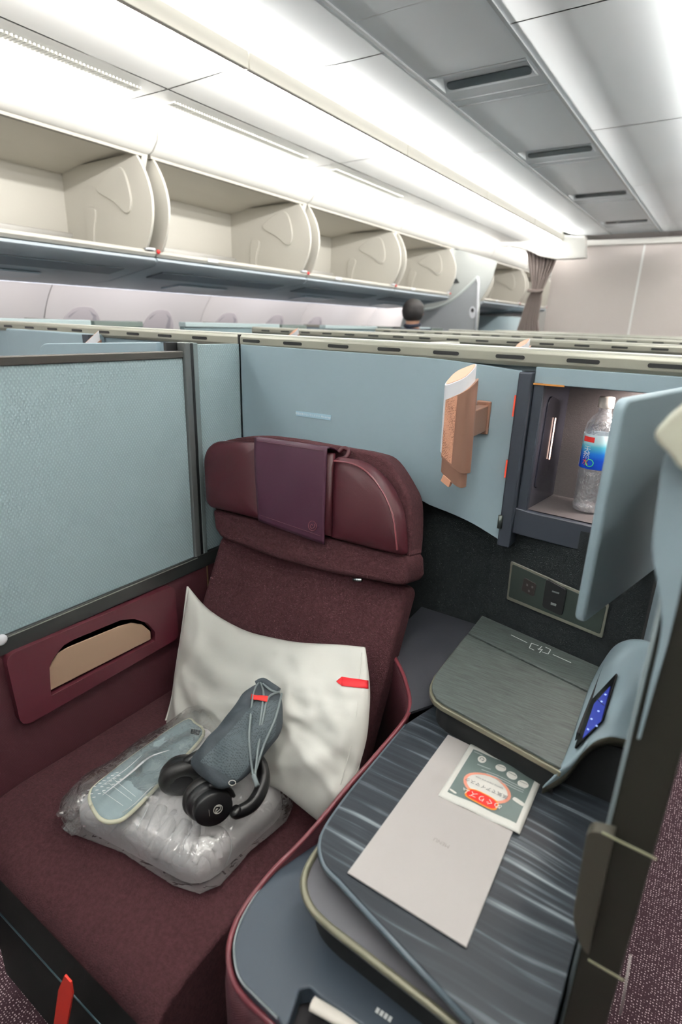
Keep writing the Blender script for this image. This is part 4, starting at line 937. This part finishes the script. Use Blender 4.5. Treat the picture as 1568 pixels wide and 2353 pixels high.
# ================================================================== BLANKET IN PLASTIC BAG
bl0 = [Vector((-.856, .412, .480)), Vector((-.556, .458, .478)), Vector((-.537, .672, .480)), Vector((-.820, .735, .482))]
def dense(pts, k=10): return [pts[i].lerp(pts[(i + 1) % len(pts)], j / k) for i in range(len(pts)) for j in range(k)]
blk = thing('blanket', 'folded light grey blanket inside the clear plastic bag on the seat', 'blanket', (-.69, .57, .46))
def bh(v):
    d = (v.x + .70)
    return 1 + .05 * math.sin(v.x * 60 + v.y * 30)
fold = puff('blanket_body', dense(rnd(bl0, .04, 4), 8), (0, 0, 1), .070, blanket_m, blk, rings=40, p=.25, back=.24, wob=.010, ws=24, hfun=lambda v: 1 - .26 * (1 - abs(math.sin(v.x * 62 + v.y * 38 + 4 * noise.noise(v * 8)))) ** 2.2 * max(0, min(1, (.64 - v.y) * 9)) - .12 * (1 - abs(math.sin(v.x * 30 - v.y * 70 + 5 * noise.noise(v * 11)))) ** 3)
btree = bvh([fold])
for px_l, r_ in ((((372, 1852), (352, 1900), (330, 1948)), .0125), (((400, 1868), (376, 1920), (354, 1970)), .013), (((428, 1884), (405, 1935), (384, 1982)), .0125), (((452, 1898), (432, 1945), (416, 1990)), .011),
                 (((438, 1958), (450, 1936), (474, 1930), (498, 1946), (508, 1975)), .010), (((447, 1985), (456, 1962), (474, 1957), (488, 1972), (490, 1995)), .009), (((470, 1912), (500, 1912), (522, 1932), (530, 1958)), .010)):
    pts = [hit(btree, x, y, -.004) for x, y in px_l]; pts = [q for q in pts if q]
    if len(pts) > 2:
        pts = smoothc(pts, 5); tube('blanket_fold', pts, [r_ * (.55 + .45 * math.sin(math.pi * (.15 + .75 * k / (len(pts) - 1)))) for k in range(len(pts))], blanket_m, blk, n=12)
pdt = thing('folded_pad', 'folded pale teal fleece pad with cream piping in the plastic bag', 'seat pad', (-.77, .56, .55))
ZP = .556
po = [AZ(x, y, ZP) for x, y in ((212, 1852), (208, 1826), (228, 1800), (330, 1722), (425, 1658), (448, 1664), (466, 1690), (400, 1765), (300, 1868), (262, 1888), (232, 1882))]
po = smoothc(po, 4, True)
pad_o = puff('pad_body', po, (0, 0, 1), .014, pad_m, pdt, rings=7, p=.35, back=1.0, wob=.003, ws=30)
tube('piping', po + [po[0]], .0042, piping_m, pdt, n=8)
padtree = bvh([pad_o])
conform('dark_patch', (((440, 1676), (462, 1680)), ((438, 1686), (456, 1690))), padtree, .001, mat('patch_slate', (74, 82, 88), .7), pdt, n=4)
bag = thing('plastic_bag', 'clear glossy plastic bag wrapped around the blanket, crumpled at left end', 'plastic bag', (-.69, .57, .46))
o0 = [Vector((-.870, .402, .486)), Vector((-.72, .424, .484)), Vector((-.551, .452, .480)), Vector((-.533, .560, .486)), Vector((-.530, .676, .49)), Vector((-.68, .72, .495)), Vector((-.845, .750, .50)), Vector((-.87, .58, .495))]
def fh(v): return 1 + .12 * noise.noise(v * 18)
puff('film', dense(smoothc(o0, 3, True), 1), (0, 0, 1), .088, film_m, bag, rings=26, p=.30, back=.22, wob=.016, ws=30, hfun=fh)
for (px, py, z, r_) in ((165, 1855, .50, .020), (172, 1893, .485, .017), (195, 1838, .51, .016), (640, 1840, .50, .014)):
    c_ = AZ(px, py, z); bm = bmesh.new(); bmesh.ops.create_icosphere(bm, subdivisions=3, radius=r_)
    for v in bm.verts:
        k = 1 + .45 * noise.noise(v.co * 90 + c_ * 10) + .2 * noise.noise(v.co * 240); v.co = Vector((v.co.x * 1.2, v.co.y * 1.1, v.co.z * .7)) * k + c_
    fin('crumpled_knot', bm, film_m, bag, smooth=False)
# seam lines, glints painted as pale streaks, small white print on the film
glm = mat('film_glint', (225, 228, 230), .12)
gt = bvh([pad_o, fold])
def crease_glint(pts, r_, m=glm, off=.012):
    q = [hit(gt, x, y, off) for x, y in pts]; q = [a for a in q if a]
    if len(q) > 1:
        q = smoothc(q, 4); nq = len(q); tube('film_crease_glint', q, [r_ * (.25 + math.sin(math.pi * k / (nq - 1))) for k in range(nq)], m, bag, n=6, flat=.4)
crease_glint([(240, 1838), (300, 1790), (345, 1752), (388, 1733)], .0022)
crease_glint([(236, 1886), (290, 1862), (340, 1815), (372, 1790)], .0010)
crease_glint([(232, 1820), (290, 1780), (330, 1745)], .0008)
crease_glint([(262, 1910), (300, 1876), (352, 1828)], .0010)
crease_glint([(430, 1935), (442, 1900), (455, 1880)], .0016)
crease_glint([(318, 1905), (335, 1872), (345, 1858)], .0015)
crease_glint([(505, 1985), (520, 1955), (522, 1930)], .0010)
for i in range(7):
    x, y = 186 + 9.5 * i, 1812 - 6.2 * i
    for j in range(3):
        a = hit(gt, x + 3 + j * 5.5 + 22, y + j * 8 + 14, .014)
        if a: line('film_print', a, a + Vector((.0035, .0035, 0)), .0016, printw_m, bag)
for (a, b) in (((252, 1812), (300, 1850)), ((262, 1802), (308, 1840)), ((240, 1830), (282, 1862))):
    p, q = hit(gt, *a, .013), hit(gt, *b, .013)
    if p and q: line('film_print', p, q, .0006, printw_m, bag)

# ================================================================== HEADPHONES
hph = thing('headphones', 'black over-ear headphones with white ring emblem lying on the bagged blanket', 'headphones', (-.62, .53, .56))
axv = Vector((.74, -.36, .16)).normalized()
C2 = AZ(474, 1828, .592); C1 = AZ(421, 1794, .583)
def cup(c, ax, outer):
    lathe('ear_cushion', [(.018, -.004), (.030, -.008), (.041, -.003), (.0435, .006), (.041, .014), (.030, .016)], c, ax, hp_leather, hph, n=36, sx=.88, xdir=(0, .3, 1))
    lathe('ear_cup', [(.040, .012), (.0405, .020), (.037, .027), (.033, .030)] + ([(.0335, .033), (.0335, .043), (.0315, .046), (0, .047)] if outer else [(.030, .036), (.022, .042), (0, .044)]), c, ax, hp_m, hph, n=36, sx=.88, xdir=(0, .3, 1))
cup(C2, axv, True)
cup(C1, (axv * -1 + Vector((0, .25, .35))).normalized(), False)
lathe('speaker_mesh', [(.024, 0), (0, .001)], C1 + axv * .002, axv, mat('speaker_cloth', (36, 36, 38), .9), hph, n=24)
fc = C2 + axv * .0475; fx = Vector((0, 0, 1)).cross(axv).normalized(); fx = -fx if fx.dot(X_C) < 0 else fx; fy = axv.cross(fx).normalized(); fy = -fy if fy.z < 0 else fy
emb = mat('emblem_white', (190, 188, 180), .5)
tube('emblem_ring', [fc + fx * (.006 + .0075 * math.cos(t)) + fy * (.0075 * math.sin(t)) for t in [2 * math.pi * k / 22 for k in range(23)]], .0007, emb, hph, n=6)
tube('emblem_crest', smoothc([fc + fx * (.006 + a) + fy * b for a, b in ((-.002, .006), (.004, .004), (.004, -.001), (0, -.003), (-.004, -.005), (-.003, .001), (.0, .001))], 4), .0006, emb, hph, n=6)
line('emblem_line', fc + fx * -.009 - fy * .006, fc + fx * -.009 + fy * .006, .0006, emb, hph, axv)
hb_ = smoothc([C2 + axv * .030 + Vector((.034, .020, -.008)), AZ(548, 1866, .580), AZ(580, 1848, .582), AZ(601, 1812, .590), AZ(604, 1778, .600), AZ(590, 1748, .610), AZ(545, 1725, .615), AZ(480, 1730, .618), AZ(432, 1752, .615), C1 + Vector((-.010, .030, .012))], 6)
tube('headband', hb_, .0125, hp_m, hph, n=12, flat=.42, up=(0, 0, 1)) if False else tube('headband', hb_, [.008 + .005 * math.sin(math.pi * k / (len(hb_) - 1)) for k in range(len(hb_))], hp_m, hph, n=12, flat=1.25, up=(0, 0, 1))
tube('yoke', smoothc([C2 + axv * .028 + fy * .036, C2 + axv * .036 + fx * .030 + fy * .022, C2 + axv * .030 + fx * .040], 5), .0035, hp_m, hph, n=8)
tube('hinge_block', [AZ(412, 1752, .610), AZ(440, 1744, .616), AZ(458, 1752, .616)], .007, hp_m, hph, n=8)
lathe('hinge_screw', [(0, .002), (.0022, .001), (.0026, 0)], AZ(441, 1745, .6255), (.3, -.4, .8), mat('clip_silver', (0, 0, 0)), hph, n=10)

# ================================================================== POUCH
pA = AZ(480, 1790, .640); pT_ = AY(600, 1572, .695); us = Vector((1, .05, .0)).normalized(); pn_ = us.cross((pT_ - pA).normalized()).normalized(); pn_ = pn_ if pn_.dot(CAM - pA) > 0 else -pn_
def PK(px, py, o=0): return AP(px, py, pA + pn_ * o, pn_)
pch = thing('drawstring_pouch', 'dark grey mesh drawstring pouch with red tab resting on the pillow', 'pouch', pA)
po_ = smoothc([PK(*p) for p in ((600, 1572), (572, 1588), (545, 1622), (500, 1682), (462, 1722), (440, 1750), (446, 1768), (470, 1790), (505, 1812), (540, 1800), (575, 1772), (612, 1726), (645, 1680), (650, 1640), (646, 1600), (630, 1582))], 4, True)
pouch = puff('pouch_body', po_, pn_, .028, pouch_m, pch, rings=14, p=.5, back=.7, wob=.014, ws=30)
ptr = bvh([pouch])
# mesh front panel laid on the body
def meshf(u, v):
    L_ = [(590, 1610), (520, 1690), (460, 1750)]; R_ = [(640, 1610), (632, 1690), (545, 1792)]
    def q(P, t): f = t * 2; i = min(int(f), 1); k = f - i; return (P[i][0] * (1 - k) + P[i + 1][0] * k, P[i][1] * (1 - k) + P[i + 1][1] * k)
    a, b = q(L_, v), q(R_, v); h = hit(ptr, a[0] * (1 - u) + b[0] * u, a[1] * (1 - u) + b[1] * u, .0010)
    return h if h else PK(a[0] * (1 - u) + b[0] * u, a[1] * (1 - u) + b[1] * u, .02)
grid('mesh_panel', meshf, 14, 18, mesh_m, pch)
for pts in (((598, 1566), (584, 1592), (577, 1650), (573, 1710), (580, 1770), (584, 1790)), ((598, 1566), (606, 1600), (600, 1660), (590, 1730), (586, 1785)), ((642, 1590), (616, 1606), (606, 1650), (592, 1720), (587, 1780)), ((644, 1596), (632, 1650), (606, 1710), (588, 1770)), ((605, 1575), (622, 1590), (642, 1592))):
    q = [hit(ptr, *p, .0035) or PK(p[0], p[1], .006) for p in pts]; tube('drawstring', smoothc(q, 5), .0021, cord_m, pch, n=7)
q = [hit(ptr, 578, 1768, .004) or PK(578, 1768, .01), PK(592, 1800, .006)]
tube('cord_end', [PK(583, 1782, .012), PK(592, 1806, .010)], .0042, cord_m, pch, n=8)
conform('red_tab', (((579, 1599), (615, 1605)), ((578, 1610), (612, 1618))), ptr, .006, mat('tab_red', (206, 44, 40), .5), pch, n=8)
e_ = [PK(534 + 8 * math.cos(t), 1799 + 6 * math.sin(t), .012) for t in [2 * math.pi * k / 16 for k in range(17)]]
tube('pouch_emblem', e_, .0006, emb, pch, n=5)
tube('gathered_mouth', smoothc([PK(590, 1572, .004), PK(605, 1566, .006), PK(625, 1578, .006), PK(640, 1588, .004)], 5), .007, pouch_m, pch, n=8)

# ================================================================== MENU CARD and EYE MASK PACKET
ZT = .7012
mn = thing('menu_card', 'warm grey menu card lying on the streaked table', 'menu', AZ(1000, 1930, ZT))
mc = [AZ(1030, 1690, ZT), AZ(1230, 1786, ZT), AZ(1072, 2179, ZT), AZ(799, 2007, ZT)]
prism('card', mc, (0, 0, .0022), menu_m, mn, bevel=.0003)
mu = (AZ(988, 1922, ZT) - AZ(1045, 1952, ZT))
text('card_print', 'MENU', AZ(1015, 1937, ZT + .0022), mu, (0, -1, 0), .0085, ink_m, mn, off=.0003)
pk = thing('eye_mask_packet', 'grey and white foil packet with red oval lying on the menu card', 'packet', AZ(1130, 1815, ZT))
ZK = .7042
kc = [AZ(1082, 1710, ZK + .0), AZ(1251, 1781, ZK), AZ(1195, 1917, ZK), AZ(1007, 1828, ZK)]
def pkf(u, v):
    p = kc[0].lerp(kc[1], u).lerp(kc[3].lerp(kc[2], u), v)
    return p + Vector((0, 0, .0035 * (math.sin(math.pi * u) * math.sin(math.pi * v)) ** .5 + .0008 * math.sin(u * 13 + v * 3)))
grid('foil', pkf, 24, 20, mat('foil_white', (232, 232, 226), .45), pk, thick=.0008)
def PF(u, v, o=.001): return pkf(u, v) + Vector((0, 0, o))
def patch(name, u0, u1, v0, v1, m, o=.0008, nu=12, nv=10): return grid(name, lambda a, b: PF(u0 + (u1 - u0) * a, v0 + (v1 - v0) * b, o), nu, nv, m, pk)
def ell(name, uc, vc, a, b, m, o, rot=0, n=26, sq=1.0):
    bm = bmesh.new(); c = bm.verts.new(PF(uc, vc, o)); r = []; r2 = []
    for k in range(n):
        t = 2 * math.pi * k / n; x = a * math.copysign(abs(math.cos(t)) ** sq, math.cos(t)); y = b * math.copysign(abs(math.sin(t)) ** sq, math.sin(t)); X = x * math.cos(rot) - y * math.sin(rot); Y = x * math.sin(rot) + y * math.cos(rot)
        r.append(bm.verts.new(PF(uc + X, vc + Y, o))); r2.append(bm.verts.new(PF(uc + X / 2, vc + Y / 2, o)))
    for k in range(n):
        k2 = (k + 1) % n; bm.faces.new((c, r2[k], r2[k2])); bm.faces.new((r2[k], r[k], r[k2], r2[k2]))
    return fin(name, bm, m, pk, smooth=True)
gprint = mat('packet_grey_green', (92, 106, 104), .5, var=(40, .05))
patch('printed_panel', .075, .925, .085, .90, gprint)
ell('glow_print', .46, .60, .30, .20, mat('print_salmon', (226, 150, 128), .6), .0011, .05)
ell('glow_print', .46, .60, .26, .165, mat('print_white', (240, 238, 232), .6), .0014, .05)
ell('pill_print', .47, .80, .205, .085, mat('print_orange', (250, 150, 50), .6), .0017, .02, sq=.6)
ell('pill_print', .47, .80, .185, .070, mat('print_red', (222, 30, 20), .6), .0020, .02, sq=.6)
KU = (kc[1] - kc[0]).normalized(); KV = (kc[0] - kc[3]).normalized()
text('packet_print', 'めぐりズム', PF(.47, .80, .0022), -KU, -KV, .0125, mat('print_white', (0, 0, 0)), pk, off=.0002)
text('packet_print', '蒸気でアイマスク', PF(.46, .63, .0016), -KU, -KV, .0085, mat('print_dark', (70, 78, 84), .6), pk, off=.0002)
text('packet_print', 'GENTLE STEAM EYE MASK', PF(.46, .53, .0016), -KU, -KV, .0038, mat('print_dark', (0, 0, 0)), pk, off=.0002)
ell('emblem_print', .24, .20, .055, .062, mat('print_white', (0, 0, 0)), .0012)
tube('emblem_print_crest', smoothc([PF(.24 + a, .20 + b, .0015) for a, b in ((-.02, .02), (-.025, -.01), (0, -.03), (.025, -.01), (.015, .02), (0, .01))], 4), .0005, gprint, pk, n=5)
for uc, vc in ((.50, .22), (.66, .26), (.82, .31)):
    ell('oval_print', uc, vc, .068, .062, mat('print_white', (0, 0, 0)), .0012)
    patch('oval_print_line', uc - .05, uc + .05, vc - .025, vc - .018, gprint, .0015, 4, 1)
for i in range(3): patch('fine_print', .30 + .08 * i, .86, .36 + .035 * i, .372 + .035 * i, mat('print_pale', (170, 178, 176), .6), .0012, 10, 1)
patch('fine_print', .22, .40, .30, .315, mat('print_pale', (0, 0, 0)), .0012, 5, 1)
patch('fine_print', .10, .22, .12, .135, mat('print_pale', (0, 0, 0)), .0012, 4, 1)
ell('badge_print', .855, .60, .075, .03, mat('print_white', (0, 0, 0)), .0012, .25, sq=.5)
ell('badge_print', .13, .86, .05, .014, mat('print_white', (0, 0, 0)), .0012, .2, sq=.6)

# ================================================================== RED TAG and FOOTWELL
rt = thing('red_pull_strap', 'red webbing life vest strap hanging below the seat front', 'strap', (-.7, .27, .3))
prism('strap', [AY(148, 2242, .27), AY(162, 2258, .27), AY(166, 2285, .27), AY(150, 2375, .27), AY(120, 2375, .27), AY(134, 2275, .27)], (0, .003, 0), tag_m, rt)
#prism('strap_loop', [AY(150, 2260, .273), AY(158, 2260, .273), AY(158, 2275, .273), AY(150, 2275, .273)], (0, .032, 0), tag_m, rt)
fw = thing('footwell_panel', 'dark console panel at the foot of the seat, mostly in shadow', 'panel', (-.8, .1, 0))
prism('panel_board', [(-1.04, .02, 0), (-.98, .05, 0), (-.75, .05, 0), (-.75, .03, 0), (-1.04, 0, 0)], (0, 0, .18), mat('footwell_dark', (30, 32, 34), .6), fw)

fwall = thing('suite_front_shade_wall', 'unseen pale blue screen wall behind the camera, added to shade the footwell', 'suite wall', (-.7, -.3, 0))  # unseen wall behind the camera, put in to shade the seat front
box('front_board', -1.045, -.10, -.34, -.30, 0, 1.33, blue_m, fwall)
box('screen_glass', -.98, -.35, -.30, -.285, .80, 1.22, dark_m, fwall, bevel=.004)
box('footrest_shelf', -1.04, -.45, -.285, -.02, .36, .44, burg_p, fwall, bevel=.01)

# ================================================================== ROWS BEYOND
def row_wall(y, z, x0, x1, label, slots=True, step=.1315, x_start=-1.0):
    r = thing('suite_wall_row', label, 'suite wall', ((x0 + x1) / 2, y, 0))
    box('wall_board', x0, x1, y + .004, y + .05, .1, z - .03, blue_m, r)
    xs = [x_start + step * k for k in range(-12, 12)] if slots else []
    top_bar(r, x0, x1, y, z, xs); return r
rows = [(2.36, 1.3395), (3.66, 1.3415), (4.96, 1.3435), (6.2, 1.345)]
lb = ['second slotted olive partition bar beyond the nearest one', 'third slotted olive partition bar from the front', 'fourth slotted olive partition bar from the front', 'farthest slotted olive partition bar before the bulkhead']
for (y, z), l_ in zip(rows, lb): row_wall(y, z, -2.15, .0, l_)
for i, y in enumerate((2.36, 3.66, 4.96)):
    sp = thing('suite_centre_divider', ['blue centre divider between second row suites', 'blue centre divider between third row suites', 'blue centre divider between fourth row suites'][i], 'divider', (CX, y - .6, 0))
    box('divider_board', CX - .04, CX - .01, y - 1.13, y - .01, .1, 1.29, blue_m, sp); box('divider_rail', CX - .045, CX - .005, y - 1.13, y - .01, 1.29, 1.303, rail_m, sp)
# neighbour suite left of the divider
nb = thing('neighbour_suite', 'pale blue walls of the neighbouring suite beyond the privacy divider', 'suite wall', (-1.6, 1.0, 0))
box('rear_board', -2.28, -1.09, 1.112, 1.16, .1, 1.315, blue_m, row1)
box('rear_board_bevel', -2.16, -1.62, 1.085, 1.112, .8, 1.324, blue_m, row1, bevel=.006)
prism('cabinet_door', rnd([AY(88, 870, .93), AY(88, 789, .93), AY(360, 786, 1.02), AY(360, 870, 1.02)], [.01, .03, 0, 0]), (.003, .014, 0), blue_m, nb, bevel=.004)
box('centre_board', -1.10, -1.072, .3, 1.11, .1, 1.27, blue_m, nb)
box('cabinet_post', -1.66, -1.63, 1.06, 1.112, 1.0, 1.322, navy_m, row1)
# window-side suites
wl = ['window-side suite wall nearest the left picture edge', 'window-side suite wall in the middle of the left side', 'window-side suite wall farther along the left side', 'farthest window-side suite wall by the curved divider']
for i, (y0, y1) in enumerate(((.9, 2.0), (2.35, 3.45), (3.75, 4.8), (5.1, 5.9))):
    r = thing('window_suite', wl[i], 'suite wall', (-2.7, (y0 + y1) / 2, 0), 'window-side suites along the left')
    box('aisle_board', -2.70, -2.66, y0, y1, .1, 1.325, blue_w, r)
    box('aisle_cap', -2.71, -2.65, y0, y1 - .25, 1.325, 1.352, mat('cap_pale_blue', (196, 214, 216), .35), r, bevel=.005)
    box('end_cap', -2.71, -2.64, y1 - .24, y1 + .05, 1.32, 1.350, mat('cap_green_grey', (110, 122, 118), .4), r, bevel=.006)
    box('cross_board', -3.62, -2.70, y1 - .05, y1, .1, 1.32, blue_m, r)
    box('cross_cap', -3.62, -2.70, y1 - .06, y1 + .01, 1.32, 1.345, bar_m, r, bevel=.002)
    box('seat_shell', -3.5, -2.72, y0 + .2, y0 + .3, .1, 1.30, blue_m, r)
# neighbour lamps
def lampat(px, py, y, z_off, label):
    p = AY(px, py, y); base = Vector((-.39, 1.1, 1.21)); tip = Vector((-.402, .99, 1.30))
    return dup(lamp, base + (Vector((p.x, p.y, p.z)) - tip), label)
lampat(194, 774, 1.02, 0, 'copper lamp tip showing above the neighbouring suite at the left')
lampat(669, 762, 2.27, 0, 'small copper lamp tip behind the near bar, left of the passenger')
lampat(1200, 789, 2.27, 0, 'small copper lamp tip behind the near bar, right of centre')
dc = thing('row_cabinet', 'dark topped storage cabinet just beyond the nearest slotted bar', 'cabinet', (-.95, 2.2, 0))
box('cabinet_case', -1.005, -.79, 2.16, 2.35, .9, 1.309, navy_m, dc, bevel=.004)
box('cabinet_top', -1.005, -.96, 2.14, 2.35, 1.29, 1.318, bartop_m, dc, bevel=.004)

# ================================================================== PASSENGER
ps = thing('person', 'dark-haired person in a dark navy jacket seen from behind, standing in the far left aisle', 'person', (-2.40, 4.72, 0))
def skin(name, verts, edges, radii, m, parent, root=0, sub=2):
    me = bpy.data.meshes.new(name); me.from_pydata(verts, edges, []); me.materials.append(m); o = bpy.data.objects.new(name, me); link(o, parent)
    md = o.modifiers.new('k', 'SKIN'); me.skin_vertices
    for i, r_ in enumerate(radii): me.skin_vertices[0].data[i].radius = (r_, r_) if not isinstance(r_, tuple) else r_
    me.skin_vertices[0].data[root].use_root = True; md.use_smooth_shade = True
    s_ = o.modifiers.new('s', 'SUBSURF'); s_.levels = sub; s_.render_levels = sub; return o
px_, py_ = -2.40, 4.72
def V_(x, y, z): return (px_ + x, py_ + y, z)
skm = mat('skin', (196, 150, 126), .55); jk = mat('navy_jacket', (34, 40, 58), .8); hrm = mat('dark_hair', (38, 34, 34), .6, bump=(120, .6)); tr = mat('dark_trousers', (40, 42, 48), .8)
V = [V_(0, 0, .86), V_(0, 0, 1.0), V_(0, 0, 1.2), V_(0, .01, 1.33), V_(0, .01, 1.375), V_(0, .015, 1.43), V_(0, .02, 1.50), V_(0, .02, 1.545),
     V_(-.16, 0, 1.29), V_(-.20, .02, 1.05), V_(-.19, .12, .82), V_(.16, 0, 1.29), V_(.20, .02, 1.05), V_(.19, .12, .82),
     V_(-.09, 0, .80), V_(-.10, .01, .45), V_(-.10, 0, .08), V_(.09, 0, .80), V_(.10, .01, .45), V_(.10, 0, .08), V_(-.10, .12, .04), V_(.10, .12, .04)]
Eg = [(0, 1), (1, 2), (2, 3), (3, 4), (4, 5), (5, 6), (6, 7), (2, 8), (8, 9), (9, 10), (2, 11), (11, 12), (12, 13), (0, 14), (14, 15), (15, 16), (0, 17), (17, 18), (18, 19), (16, 20), (19, 21)]
skin('body', V, Eg, [(.15, .10), (.14, .10), (.17, .11), (.075, .07), (.055, .055), (.072, .080), (.078, .092), (.062, .078), .06, .045, .035, .06, .045, .035, .08, .06, .04, .08, .06, .04, .035, .035], skm, ps)
skin('jacket', V[:4] + V[8:14], [(0, 1), (1, 2), (2, 3), (2, 4), (4, 5), (5, 6), (2, 7), (7, 8), (8, 9)], [(.16, .115), (.155, .115), (.185, .125), (.10, .09), .075, .058, .048, .075, .058, .048], jk, ps)
skin('trousers', [V[0]] + V[14:20], [(0, 1), (1, 2), (2, 3), (0, 4), (4, 5), (5, 6)], [(.155, .11), .095, .072, .055, .095, .072, .055], tr, ps)
bm = bmesh.new(); bmesh.ops.create_icosphere(bm, subdivisions=4, radius=1)
for v in list(bm.verts):
    c = v.co
    if c.z < -.86 or (c.z < .15 and c.y > .25): bm.verts.remove(v)
for v in bm.verts:
    c = v.co; k = 1 + .04 * noise.noise(c * 6); v.co = Vector((px_ + c.x * .094 * k, py_ + .012 + c.y * .104 * k, 1.490 + c.z * .100 * k))
fin('hair', bm, hrm, ps, smooth=True, thick=.006)
for s_ in (-1, 1):
    lathe('ear', [(0, .010), (.012, .008), (.018, 0), (.012, -.006)], V_(s_ * .080, .03, 1.475), (s_, -.3, 0), skm, ps, n=12, sx=1.6)
for s_ in (-1, 1): lathe('eye', [(0, .004), (.008, .002), (.012, -.004)], V_(s_ * .03, .112, 1.49), (0, 1, 0), mat('eye_dark', (30, 24, 22), .2), ps, n=10)
tube('nose', [V_(0, .105, 1.49), V_(0, .128, 1.462)], [.008, .013], skm, ps, n=8)
tube('jacket_collar', [V_(.062 * math.cos(t), .01 + .066 * math.sin(t), 1.372 + .01 * math.sin(t)) for t in [2 * math.pi * k / 20 for k in range(21)]], .016, jk, ps, n=8)
